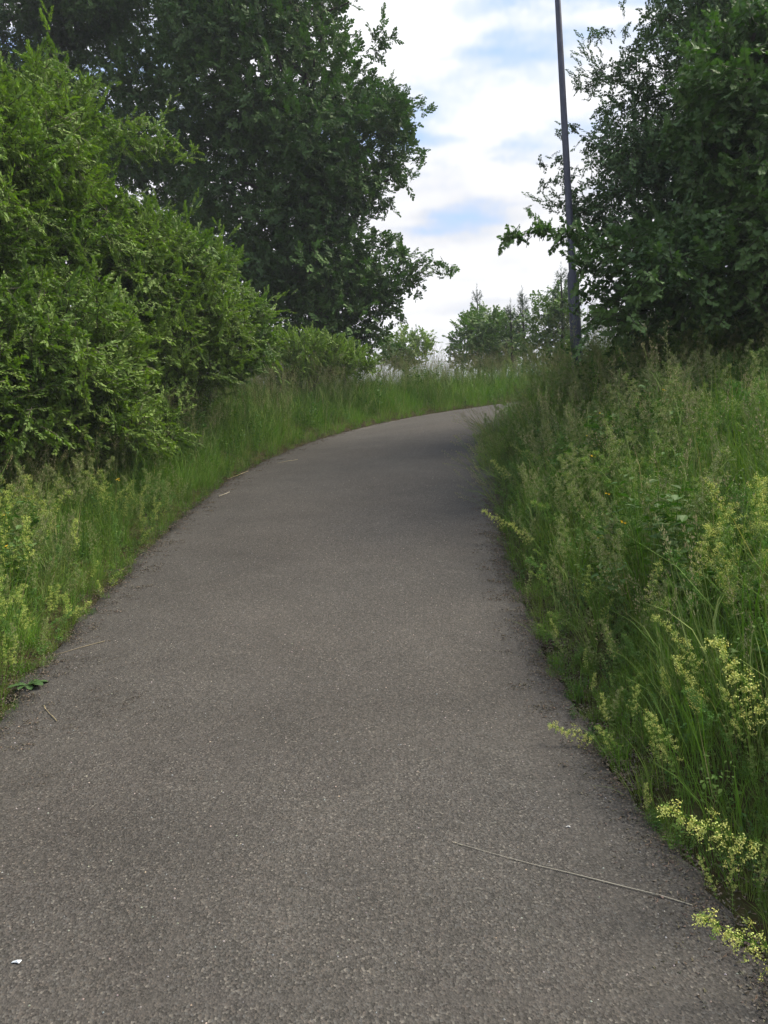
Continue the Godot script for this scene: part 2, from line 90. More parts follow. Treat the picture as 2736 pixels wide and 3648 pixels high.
	"shrub_a": [-4.05,3.96,-6.18,0.41,-3.78,4.50,-7.76,0.36,-4.24,3.62,-6.77,0.23,-3.91,3.65,-5.71,0.42,-3.32,5.16,-10.22,0.38,-4.15,3.91,-7.98,0.26,-5.27,4.70,-6.95,0.15,-3.89,5.73,-9.27,0.44,-4.74,3.66,-6.41,0.32,-3.59,5.58,-8.89,0.39,-4.22,3.98,-7.60,0.40,-3.04,5.16,-10.03,0.27,-3.67,4.99,-7.93,0.39,-3.81,5.72,-7.85,0.14,-4.85,5.05,-8.49,0.43,-3.71,6.43,-8.88,0.13,-3.46,4.38,-8.23,0.46,-4.75,4.84,-7.01,0.31,-3.37,5.08,-8.37,0.44,-3.17,4.37,-9.73,0.16,-4.26,3.41,-6.28,0.13,-3.99,4.44,-8.25,0.46,-4.53,4.99,-9.03,0.48,-4.81,3.85,-7.04,0.37,-3.84,5.74,-8.30,0.33,-3.72,6.52,-9.48,0.28,-4.22,4.63,-7.31,0.42,-3.89,4.05,-6.93,0.37,-3.49,6.05,-9.57,0.24,-3.73,3.88,-7.50,0.37,-4.49,4.33,-7.00,0.51,-4.12,5.28,-7.26,0.29,-5.25,4.15,-7.19,0.43,-4.52,3.42,-6.28,0.13,-4.18,5.10,-8.01,0.49,-3.88,4.83,-9.29,0.45,-3.57,4.28,-6.62,0.35,-4.14,5.98,-8.91,0.42,-3.72,4.94,-8.30,0.37,-3.99,3.77,-7.66,0.20,-4.45,3.86,-5.98,0.27,-4.15,4.02,-7.12,0.40,-4.26,3.50,-6.43,0.19,-4.08,3.66,-6.06,0.44,-4.58,5.14,-7.87,0.44,-3.39,5.58,-9.56,0.11,-3.54,5.77,-8.52,0.38,-3.09,4.84,-10.33,0.32,-3.53,4.48,-9.35,0.38,-4.49,4.63,-7.98,0.51,-4.49,4.55,-6.29,0.14,-3.94,4.54,-8.90,0.47,-3.68,5.26,-8.34,0.41,-3.52,4.64,-9.96,0.40,-4.22,4.07,-6.66,0.38,-3.33,4.60,-8.89,0.40,-4.02,3.66,-6.41,0.37,-4.26,5.49,-7.46,0.19,-4.77,3.71,-6.79,0.29,-3.06,4.54,-10.13,0.20,-3.67,4.14,-9.00,0.19,-4.53,5.61,-8.79,0.51,-5.24,4.58,-6.85,0.14,-5.05,4.17,-6.83,0.34,-2.97,4.55,-10.26,0.12,-4.50,3.59,-6.90,0.16,-3.89,5.99,-9.56,0.50,-3.92,5.58,-8.59,0.47,-3.75,5.61,-8.07,0.34,-4.49,3.85,-7.86,0.21,-4.07,5.05,-6.72,0.16,-2.83,4.96,-10.20,0.16,-4.71,4.65,-6.74,0.29,-4.07,4.77,-7.03,0.41,-3.79,5.18,-7.30,0.42,-2.85,5.23,-10.38,0.18,-3.76,4.73,-6.90,0.35,-4.71,4.11,-7.51,0.51,-4.31,4.77,-8.82,0.50,-3.28,5.90,-9.01,0.25,-4.10,4.41,-6.82,0.42,-3.96,4.31,-7.18,0.39,-4.33,5.10,-7.67,0.41,-3.52,5.37,-8.08,0.44,-4.28,4.10,-5.91,0.35,-4.55,5.31,-7.59,0.37,-3.61,4.35,-7.07,0.33,-3.47,4.43,-7.80,0.34,-4.05,5.60,-7.43,0.12,-4.02,3.62,-7.16,0.16,-5.01,3.56,-6.77,0.13,-3.59,6.41,-8.80,0.19,-4.58,4.41,-8.38,0.41,-3.46,5.39,-8.59,0.40,-3.62,4.30,-9.66,0.15,-4.27,4.38,-6.56,0.43,-3.34,6.08,-9.70,0.11,-3.06,4.76,-9.63,0.41,-4.28,4.73,-6.40,0.15,-4.28,5.12,-7.05,0.26,-3.90,5.95,-8.54,0.24,-3.80,3.96,-6.39,0.35,-4.83,4.49,-7.10,0.45,-4.52,5.12,-8.70,0.49,-3.96,4.85,-6.52,0.25,-3.91,3.74,-7.31,0.25,-3.83,3.91,-8.50,0.13,-3.77,4.28,-9.42,0.21,-4.51,3.41,-6.11,0.15,-4.08,5.77,-8.19,0.29,-3.85,3.86,-7.98,0.23,-4.23,4.96,-6.70,0.18,-4.89,4.73,-7.49,0.52,-4.43,3.80,-6.59,0.40,-3.39,5.37,-10.00,0.19,-3.62,5.44,-9.72,0.34,-4.09,3.94,-8.21,0.24,-3.74,3.92,-5.98,0.34,-4.56,5.11,-7.01,0.15,-4.37,3.62,-6.21,0.36,-4.65,4.10,-6.09,0.15,-4.74,5.12,-8.17,0.43,-3.57,4.15,-8.86,0.23,-4.14,6.06,-8.56,0.19,-3.86,4.39,-6.53,0.38,-4.04,4.14,-8.87,0.26,-3.01,4.49,-9.96,0.19,-4.43,3.99,-8.25,0.27,-4.09,5.62,-7.87,0.31,-4.57,4.95,-6.82,0.14,-4.13,4.62,-7.86,0.46,-4.06,4.48,-6.15,0.29,-4.73,4.28,-6.39,0.30,-3.07,4.43,-9.49,0.28,-5.09,3.53,-6.69,0.11,-4.41,3.75,-7.33,0.23,-5.18,3.79,-6.75,0.16,-4.63,5.39,-8.49,0.43,-3.45,6.37,-9.79,0.13,-3.95,6.25,-9.08,0.20,-3.94,4.85,-8.55,0.38,-3.79,4.98,-7.58,0.40,-4.39,3.61,-7.17,0.13,-3.85,5.43,-9.47,0.46,-4.19,4.02,-8.60,0.24,-3.05,4.48,-9.13,0.43,-3.53,4.49,-8.64,0.43,-3.99,4.40,-9.23,0.42,-4.32,4.53,-6.23,0.18,-3.70,4.13,-8.47,0.34,-4.60,5.51,-7.77,0.28,-4.10,3.95,-5.75,0.33,-3.30,5.60,-8.93,0.16,-4.69,3.82,-7.29,0.29,-4.01,5.17,-8.98,0.44,-3.61,5.05,-9.05,0.41,-3.79,4.06,-9.05,0.10,-4.42,5.27,-7.19,0.16,-5.02,4.74,-6.94,0.22,-4.34,4.20,-7.94,0.42,-2.78,4.84,-9.90,0.18,-3.31,4.94,-9.37,0.40,-4.06,5.15,-8.39,0.43,-2.94,4.65,-10.00,0.23,-3.21,4.57,-10.20,0.22,-3.79,3.89,-7.76,0.31,-4.16,5.49,-9.01,0.39,-3.59,6.09,-8.56,0.19,-4.07,4.28,-8.61,0.36,-3.81,6.68,-9.28,0.17,-4.58,5.60,-8.06,0.40,-3.40,5.02,-9.89,0.38,-4.47,3.55,-5.94,0.23,-3.00,5.32,-10.35,0.18,-4.93,3.93,-6.67,0.34,-3.25,5.30,-9.13,0.15,-3.10,4.46,-8.76,0.38,-4.92,3.49,-6.40,0.14,-4.76,4.14,-6.79,0.35,-4.84,3.97,-6.40,0.21,-3.98,3.89,-8.42,0.14,-2.87,4.76,-10.24,0.12,-3.72,4.55,-9.53,0.38,-3.46,5.02,-7.69,0.39,-2.91,5.13,-9.68,0.16,-3.47,6.43,-8.97,0.12,-4.11,5.62,-7.56,0.17,-3.52,4.42,-9.74,0.24,-4.58,3.64,-7.14,0.15,-3.45,6.08,-8.79,0.29,-3.95,5.54,-7.69,0.28,-4.48,4.65,-6.54,0.24,-3.47,5.56,-9.29,0.24,-4.84,4.74,-8.11,0.40,-3.60,4.16,-7.40,0.32,-4.05,4.92,-7.32,0.37,-4.34,4.88,-9.31,0.45,-3.49,5.17,-9.36,0.39,-4.31,4.35,-7.62,0.42,-4.50,4.78,-6.69,0.23,-3.79,5.86,-8.86,0.38,-3.83,5.35,-7.86,0.34,-3.22,5.20,-9.24,0.16,-4.70,3.45,-6.11,0.15,-3.62,6.65,-9.06,0.11,-3.74,6.73,-9.41,0.18,-3.86,5.07,-9.60,0.37,-3.95,3.79,-6.83,0.31,-4.13,3.59,-7.03,0.16,-3.79,3.84,-8.28,0.11,-4.18,4.70,-6.24,0.10,-4.70,3.54,-6.62,0.16,-3.58,5.15,-9.64,0.34,-4.37,3.82,-8.02,0.15,-3.69,4.70,-8.07,0.31,-3.29,6.01,-9.46,0.16,-4.36,4.65,-6.29,0.10,-5.29,4.01,-6.87,0.14,-3.74,5.14,-8.69,0.39,-4.97,3.52,-6.62,0.13,-4.44,5.59,-7.59,0.12,-3.57,5.79,-9.24,0.34,-3.60,6.35,-8.64,0.11,-3.45,6.42,-9.18,0.10,-5.27,4.44,-6.83,0.11,-3.50,5.77,-9.58,0.16,-3.42,5.61,-8.30,0.35,-3.99,4.25,-5.99,0.38,-4.24,5.45,-9.30,0.36,-3.81,4.13,-9.25,0.12,-4.06,5.94,-8.40,0.22,-3.72,5.56,-7.78,0.25,-3.68,6.29,-8.78,0.15,-4.37,5.62,-7.78,0.25,-3.91,3.69,-7.81,0.10,-4.28,5.58,-8.37,0.35,-3.94,3.88,-8.11,0.22,-4.29,3.77,-6.98,0.33,-4.43,4.95,-6.69,0.10,-3.28,4.26,-9.35,0.17,-4.25,3.40,-6.13,0.15,-3.57,4.64,-9.11,0.38,-4.51,4.84,-8.37,0.35,-4.37,4.11,-6.33,0.35,-5.32,3.71,-6.99,0.21,-3.52,6.35,-9.28,0.19,-5.31,4.49,-7.01,0.22,-3.28,5.77,-9.18,0.11,-3.75,4.05,-8.14,0.35,-4.26,3.89,-8.17,0.19,-3.70,5.83,-8.46,0.18,-3.64,6.07,-8.41,0.16,-3.54,6.31,-8.42,0.14,-3.48,6.43,-8.43,0.12,-3.43,6.48,-8.43,0.10,-3.49,5.81,-9.52,0.20,-3.34,6.02,-9.52,0.18,-3.14,6.15,-9.54,0.16,-2.99,6.18,-9.50,0.13,-2.85,6.19,-9.51,0.11,-3.17,5.91,-9.71,0.22,-3.00,5.98,-9.78,0.20,-2.82,5.99,-9.79,0.18,-2.66,6.02,-9.85,0.16,-2.45,5.96,-9.87,0.14,-2.36,5.91,-9.93,0.12,-3.70,5.83,-8.11,0.15,-3.76,6.03,-8.12,0.13,-3.81,6.09,-8.14,0.10,-3.85,6.05,-8.16,0.08,-3.42,5.88,-8.73,0.16,-3.33,6.11,-8.73,0.14,-3.24,6.23,-8.71,0.11,-3.14,6.20,-8.74,0.09,-3.02,6.23,-10.01,0.16,-2.83,6.28,-10.03,0.14,-2.67,6.23,-9.99,0.12,-2.52,6.16,-10.01,0.11,-2.30,6.06,-10.00,0.09],
	"shrub_b": [-3.01,3.59,-9.45,0.30,-2.29,4.43,-10.54,0.41,-2.59,3.66,-11.38,0.51,-2.14,4.83,-10.78,0.24,-2.59,4.88,-11.19,0.46,-2.56,4.23,-10.61,0.38,-2.55,5.08,-10.48,0.16,-3.34,4.71,-10.29,0.35,-2.74,3.05,-9.96,0.40,-2.70,4.80,-10.41,0.42,-2.16,3.76,-11.34,0.49,-1.72,3.98,-11.96,0.16,-2.96,5.38,-10.52,0.13,-1.79,4.34,-11.18,0.18,-3.50,4.36,-10.03,0.14,-1.71,4.25,-11.46,0.13,-2.55,3.28,-9.92,0.39,-2.91,3.12,-11.21,0.46,-2.60,2.87,-10.89,0.17,-2.46,4.39,-10.05,0.46,-3.04,4.96,-9.61,0.32,-2.02,4.61,-11.47,0.20,-3.37,3.79,-10.36,0.27,-3.20,4.95,-10.20,0.41,-3.02,4.67,-11.00,0.41,-2.10,4.09,-11.16,0.43,-3.08,3.10,-10.54,0.38,-2.52,2.69,-10.45,0.12,-3.37,4.47,-9.89,0.19,-3.19,3.28,-9.93,0.17,-2.89,2.74,-9.72,0.23,-3.18,3.39,-10.62,0.39,-2.76,3.35,-10.14,0.42,-3.20,4.28,-10.52,0.44,-2.31,4.18,-11.47,0.47,-2.37,5.20,-11.48,0.19,-1.74,4.20,-11.29,0.18,-2.61,3.69,-10.04,0.43,-2.97,5.13,-10.44,0.34,-2.37,3.19,-10.96,0.14,-2.62,2.98,-10.41,0.36,-2.04,3.93,-11.75,0.47,-2.85,4.06,-9.93,0.41,-3.04,4.63,-10.36,0.40,-3.39,4.69,-9.88,0.13,-3.01,5.22,-10.13,0.21,-1.73,3.69,-11.41,0.20,-2.35,3.77,-11.83,0.44,-2.97,2.91,-10.18,0.33,-2.95,2.82,-10.98,0.30,-2.37,3.52,-10.83,0.41,-2.57,3.38,-11.08,0.38,-2.11,3.72,-10.60,0.46,-2.03,3.46,-11.23,0.23,-2.91,4.85,-9.89,0.36,-2.26,3.42,-10.42,0.43,-2.97,3.93,-9.68,0.36,-1.74,4.26,-11.82,0.14,-2.86,3.96,-10.40,0.48,-2.01,3.32,-11.07,0.14,-2.37,4.24,-10.84,0.41,-2.75,4.58,-10.84,0.45,-2.96,3.67,-10.86,0.46,-3.35,3.53,-10.17,0.15,-2.40,3.09,-10.72,0.15,-2.17,3.97,-10.28,0.44,-3.13,3.80,-9.39,0.24,-2.24,4.96,-11.29,0.26,-2.09,3.86,-10.90,0.42,-2.80,4.45,-11.40,0.51,-2.85,5.05,-10.23,0.31,-1.87,4.25,-12.07,0.25,-3.28,4.74,-10.70,0.45,-2.79,4.32,-9.55,0.41,-2.86,4.70,-9.43,0.37,-2.36,4.87,-10.93,0.37,-2.54,4.06,-11.82,0.42,-2.80,5.11,-9.93,0.18,-1.78,3.73,-11.01,0.34,-2.74,5.25,-10.46,0.12,-3.21,4.32,-9.68,0.29,-3.25,4.01,-9.55,0.23,-2.82,2.62,-10.02,0.16,-2.55,2.83,-10.76,0.14,-2.20,3.35,-11.55,0.13,-3.10,4.50,-9.48,0.29,-3.24,4.11,-9.29,0.14,-3.15,3.77,-9.81,0.32,-3.08,5.19,-9.75,0.17,-1.75,4.38,-11.36,0.12,-2.38,4.20,-10.35,0.42,-3.13,3.48,-9.71,0.22,-2.97,4.38,-9.94,0.39,-3.07,3.07,-10.02,0.24,-2.53,3.64,-10.59,0.42,-3.25,5.21,-9.95,0.20,-1.84,4.52,-11.25,0.12,-2.00,4.63,-11.01,0.14,-2.59,5.00,-10.68,0.27,-3.16,5.28,-9.82,0.12,-2.61,4.93,-11.52,0.38,-1.70,4.13,-11.75,0.14,-1.94,3.47,-11.48,0.13,-2.93,2.64,-10.73,0.13,-3.26,3.85,-9.60,0.19,-2.39,2.99,-10.57,0.13,-2.09,4.21,-10.65,0.38,-3.39,4.29,-9.81,0.17,-3.44,4.18,-10.28,0.30,-1.91,4.39,-11.69,0.25,-1.88,3.56,-11.65,0.14,-2.66,4.04,-11.42,0.46,-2.99,2.60,-10.06,0.12,-3.21,3.44,-10.07,0.23,-1.93,4.64,-11.87,0.13,-3.01,3.38,-9.50,0.25,-2.71,2.75,-10.66,0.27,-3.26,3.16,-10.20,0.13,-2.87,2.68,-10.41,0.19,-2.65,3.90,-9.76,0.33,-2.19,3.49,-11.69,0.24,-3.05,4.99,-10.78,0.46,-2.64,3.52,-9.57,0.41,-2.60,5.12,-10.30,0.14,-1.74,4.22,-11.58,0.17,-2.87,4.07,-9.36,0.34,-1.97,4.64,-11.70,0.16,-3.14,5.30,-10.11,0.17,-2.14,3.31,-11.25,0.13,-2.65,3.35,-10.63,0.38,-2.23,5.08,-11.05,0.15,-3.19,4.06,-10.00,0.42,-2.68,5.26,-10.68,0.13,-2.36,4.77,-10.42,0.33,-2.92,5.12,-11.15,0.38,-1.85,4.53,-11.54,0.13,-3.29,4.58,-9.72,0.18,-3.02,4.03,-11.17,0.48,-1.71,3.94,-11.26,0.22,-2.60,4.78,-10.03,0.37,-2.25,4.36,-11.82,0.47,-2.05,4.82,-11.09,0.13,-3.23,3.98,-9.36,0.19,-1.73,3.79,-11.92,0.17,-3.09,3.07,-9.84,0.17,-1.84,4.47,-11.95,0.15,-2.09,4.95,-10.96,0.13,-2.94,2.77,-9.96,0.25,-1.71,3.93,-12.09,0.13,-3.27,4.99,-9.71,0.13],
	"shrub_c": [-3.17,2.14,-7.40,0.22,-3.71,2.00,-5.96,0.26,-4.13,2.28,-5.44,0.23,-3.78,1.95,-6.19,0.18,-3.74,2.70,-5.42,0.41,-2.77,2.97,-8.10,0.36,-3.54,2.35,-7.68,0.38,-3.52,2.46,-7.33,0.37,-3.68,1.82,-5.13,0.18,-2.99,2.42,-8.42,0.38,-3.33,2.77,-8.18,0.44,-4.01,1.78,-5.38,0.17,-4.02,2.49,-5.17,0.12,-3.18,2.58,-6.23,0.31,-2.76,2.31,-8.99,0.31,-3.37,3.28,-7.86,0.45,-4.34,1.85,-5.71,0.26,-3.23,2.32,-6.58,0.41,-2.78,3.26,-8.79,0.13,-4.06,3.10,-5.60,0.16,-3.28,2.03,-4.85,0.34,-3.59,3.05,-5.55,0.19,-3.67,3.18,-6.35,0.28,-3.20,3.01,-7.03,0.43,-2.88,2.33,-7.85,0.41,-4.21,2.12,-5.54,0.24,-2.94,3.40,-7.52,0.33,-3.72,3.18,-7.16,0.44,-4.05,2.09,-5.96,0.40,-3.32,2.64,-5.66,0.31,-2.95,3.29,-7.84,0.43,-3.42,2.85,-5.06,0.25,-2.70,2.41,-8.32,0.35,-3.82,3.26,-6.65,0.28,-3.87,2.35,-6.66,0.37,-4.17,2.99,-5.48,0.19,-3.67,2.48,-6.37,0.37,-2.87,2.82,-8.59,0.35,-3.05,3.56,-8.64,0.36,-3.27,2.58,-8.52,0.41,-4.44,3.13,-5.76,0.14,-3.01,2.41,-7.39,0.35,-3.22,3.30,-6.69,0.25,-3.11,2.93,-7.34,0.42,-2.69,3.09,-8.50,0.15,-2.73,3.46,-8.05,0.23,-3.80,2.06,-6.47,0.26,-3.64,2.18,-5.14,0.35,-3.61,1.83,-5.68,0.11,-3.75,2.08,-6.89,0.22,-3.21,2.36,-7.14,0.40,-4.10,1.74,-5.66,0.11,-3.58,2.24,-6.52,0.39,-2.54,2.71,-8.61,0.13,-3.45,3.31,-6.26,0.12,-3.39,2.03,-5.59,0.27,-3.41,2.35,-5.69,0.41,-3.96,1.96,-5.25,0.27,-2.69,3.16,-8.41,0.16,-3.46,1.83,-5.17,0.15,-3.43,3.49,-7.51,0.33,-2.56,2.41,-9.26,0.27,-3.51,2.02,-5.99,0.24,-3.35,3.15,-7.36,0.43,-2.47,2.55,-8.97,0.15,-3.09,3.03,-8.50,0.37,-3.55,1.95,-6.26,0.14,-3.38,3.56,-8.16,0.35,-3.80,2.31,-7.15,0.39,-3.22,3.38,-6.95,0.25,-3.46,2.55,-4.85,0.38,-3.93,2.94,-5.76,0.36,-2.92,2.29,-8.18,0.35,-4.07,2.69,-6.60,0.43,-3.33,3.13,-6.01,0.23,-3.06,2.04,-7.73,0.12,-2.39,2.30,-9.27,0.15,-3.38,2.79,-6.14,0.34,-3.88,2.62,-7.33,0.40,-3.71,2.65,-7.59,0.40,-2.93,2.60,-8.22,0.33,-3.90,2.39,-5.77,0.43,-4.42,2.41,-5.67,0.12,-3.13,2.67,-6.95,0.37,-3.57,2.05,-5.77,0.30,-3.68,3.26,-6.15,0.15,-3.82,2.90,-5.06,0.20,-3.31,2.55,-7.91,0.39,-3.23,3.31,-8.40,0.37,-4.27,2.46,-5.96,0.44,-3.66,3.07,-7.85,0.43,-2.79,2.49,-8.60,0.36,-3.68,2.21,-5.55,0.34,-3.03,2.67,-7.83,0.43,-3.73,2.92,-7.41,0.37,-4.02,2.26,-6.21,0.37,-3.35,2.89,-5.70,0.31,-3.35,2.27,-4.94,0.33,-4.11,2.37,-5.26,0.10,-3.13,3.81,-7.82,0.17,-2.68,2.07,-8.37,0.10,-3.39,2.07,-7.58,0.13,-3.40,2.81,-6.58,0.40,-2.87,3.62,-7.80,0.27,-2.70,2.12,-8.79,0.13,-3.55,3.10,-6.02,0.27,-3.77,1.88,-5.47,0.21,-2.78,3.76,-8.33,0.15,-3.70,3.22,-5.91,0.12,-2.97,2.05,-8.38,0.10,-4.08,3.04,-5.27,0.10,-3.14,3.79,-8.44,0.30,-3.42,2.88,-7.71,0.42,-3.16,3.66,-7.28,0.11,-3.66,3.38,-6.91,0.23,-3.45,2.67,-6.93,0.34,-3.04,2.31,-8.73,0.34,-2.59,2.60,-8.85,0.21,-3.41,3.37,-6.41,0.10,-4.03,2.90,-5.37,0.24,-3.93,2.07,-5.58,0.36,-3.08,2.11,-7.96,0.18,-3.40,3.71,-7.88,0.24,-3.47,2.93,-5.23,0.21,-2.62,2.47,-8.04,0.33,-3.95,2.61,-6.96,0.42,-4.05,2.22,-5.18,0.10,-2.75,2.83,-8.86,0.17,-3.80,1.87,-4.98,0.20,-3.45,3.12,-5.52,0.11,-3.69,2.92,-6.13,0.35,-2.98,3.47,-8.11,0.35,-3.19,2.17,-8.08,0.23,-3.17,3.48,-7.18,0.25,-4.25,2.52,-5.45,0.11,-3.67,2.15,-6.22,0.33,-4.18,2.49,-5.36,0.11,-2.94,3.16,-8.21,0.35,-3.26,2.60,-5.16,0.30,-4.17,2.70,-5.64,0.34,-3.18,2.44,-4.71,0.34,-3.60,3.28,-7.55,0.37,-3.90,1.76,-5.50,0.11,-2.85,2.76,-7.60,0.35,-3.34,2.10,-6.84,0.18,-4.34,2.08,-5.78,0.31,-4.26,1.86,-5.49,0.15,-2.83,2.60,-9.03,0.34,-3.14,3.19,-7.59,0.34,-3.53,2.52,-5.19,0.31,-3.22,3.91,-8.12,0.16,-2.67,3.44,-8.30,0.11,-2.87,2.13,-8.51,0.17,-4.37,2.93,-5.89,0.32,-3.27,2.24,-5.23,0.34,-2.81,3.75,-8.04,0.17,-3.51,2.17,-7.40,0.23,-2.72,3.57,-8.43,0.11,-3.80,1.86,-5.87,0.15,-3.20,2.24,-7.62,0.31,-3.54,3.42,-6.65,0.12,-3.89,3.07,-6.91,0.40,-3.48,3.11,-5.72,0.17,-3.88,3.00,-5.43,0.22,-3.36,2.06,-7.28,0.13,-3.96,3.05,-5.19,0.10,-2.82,3.39,-8.59,0.20,-3.55,2.80,-5.87,0.37,-4.08,1.74,-5.27,0.15,-2.83,2.06,-8.36,0.10,-4.12,3.08,-5.37,0.13,-3.63,1.90,-5.33,0.22,-2.56,2.10,-8.72,0.11,-3.43,2.74,-5.38,0.31,-4.10,2.62,-5.36,0.17,-2.70,3.67,-8.29,0.10,-3.69,2.38,-5.29,0.30,-2.62,2.75,-8.45,0.17,-3.84,1.76,-5.18,0.15,-3.97,2.15,-5.10,0.12,-3.62,3.00,-6.85,0.33,-3.44,1.95,-5.39,0.23,-3.15,3.05,-6.60,0.28,-2.45,2.31,-8.41,0.33,-4.15,2.41,-5.32,0.10,-2.90,2.74,-7.20,0.31,-4.29,3.14,-5.77,0.18,-2.88,3.00,-7.10,0.34,-2.60,2.12,-8.60,0.13,-3.99,2.68,-5.87,0.36,-3.50,1.81,-5.28,0.12,-3.24,3.11,-8.11,0.39,-3.46,3.46,-7.05,0.19,-3.29,3.54,-7.32,0.23,-3.70,2.65,-5.07,0.28,-2.92,3.10,-8.85,0.28,-3.47,3.66,-7.69,0.21,-3.53,1.76,-5.10,0.10,-4.09,3.17,-5.70,0.12,-3.17,2.21,-8.36,0.27,-3.52,3.28,-6.55,0.24,-4.13,2.91,-6.02,0.38,-3.87,3.22,-6.36,0.24,-3.38,2.08,-7.15,0.16,-3.85,1.74,-5.32,0.11,-3.85,2.71,-6.20,0.37,-3.03,3.77,-8.24,0.26,-3.60,1.95,-6.35,0.13,-3.22,3.63,-7.57,0.24,-2.83,3.81,-8.23,0.15,-2.91,3.80,-8.09,0.16,-4.01,1.84,-5.10,0.10,-3.76,3.15,-5.71,0.13,-3.55,2.00,-6.86,0.11,-3.52,1.83,-4.99,0.19],
	"under": [-0.75,4.43,-14.82,0.16,-0.44,4.28,-14.81,0.17,-0.38,4.03,-14.57,0.30,-0.63,4.25,-14.89,0.28,-1.62,3.90,-15.01,0.16,-1.95,4.08,-14.93,0.34,-0.15,4.07,-14.87,0.21,-1.05,3.95,-14.78,0.25,-1.79,4.62,-14.99,0.18,-1.13,4.00,-15.04,0.26,-1.58,4.00,-14.51,0.31,-1.30,4.14,-15.12,0.39,-1.00,4.16,-14.78,0.36,-1.02,4.48,-14.86,0.22,-1.84,4.13,-15.17,0.35,-1.77,4.69,-15.10,0.15,-1.24,4.03,-14.90,0.31,-1.47,4.01,-14.68,0.30,-1.54,4.10,-15.17,0.34,-1.53,4.15,-14.88,0.31,-2.20,4.06,-15.16,0.27,-2.17,3.93,-14.59,0.22,-1.94,4.33,-14.85,0.35,-2.08,3.93,-14.82,0.20,-0.34,4.13,-14.99,0.27,-1.73,4.04,-14.75,0.33,-0.90,4.50,-14.94,0.18,-0.57,4.04,-15.18,0.24,-2.15,4.13,-14.79,0.23,-1.47,4.40,-14.54,0.35,-0.73,4.02,-14.68,0.31,-1.60,4.61,-14.97,0.24,-1.34,4.47,-15.04,0.32,-1.22,4.37,-14.82,0.37,-1.31,4.63,-14.83,0.16,-1.38,4.62,-14.65,0.16,-0.66,4.23,-15.26,0.34,-0.97,4.12,-15.15,0.32,-1.03,3.87,-14.91,0.15,-1.72,4.16,-14.92,0.32,-1.72,4.39,-15.17,0.36,-1.71,4.24,-14.66,0.30,-0.83,4.09,-14.98,0.31,-0.79,4.21,-14.74,0.33,-1.34,4.36,-15.32,0.38,-2.27,4.20,-15.06,0.15,-1.29,3.92,-14.55,0.26,-1.65,3.84,-14.62,0.16,-1.88,4.30,-14.55,0.33,-2.14,3.98,-14.94,0.23,-1.26,4.60,-15.20,0.25,-2.26,4.06,-14.97,0.17,-1.99,4.55,-15.15,0.21,-1.04,4.61,-15.12,0.15,-1.90,3.91,-14.67,0.21,-1.55,3.96,-14.86,0.25,-0.23,3.95,-14.62,0.21,-0.78,4.35,-15.11,0.29,-0.98,3.94,-14.53,0.28,-0.31,3.99,-14.79,0.22],
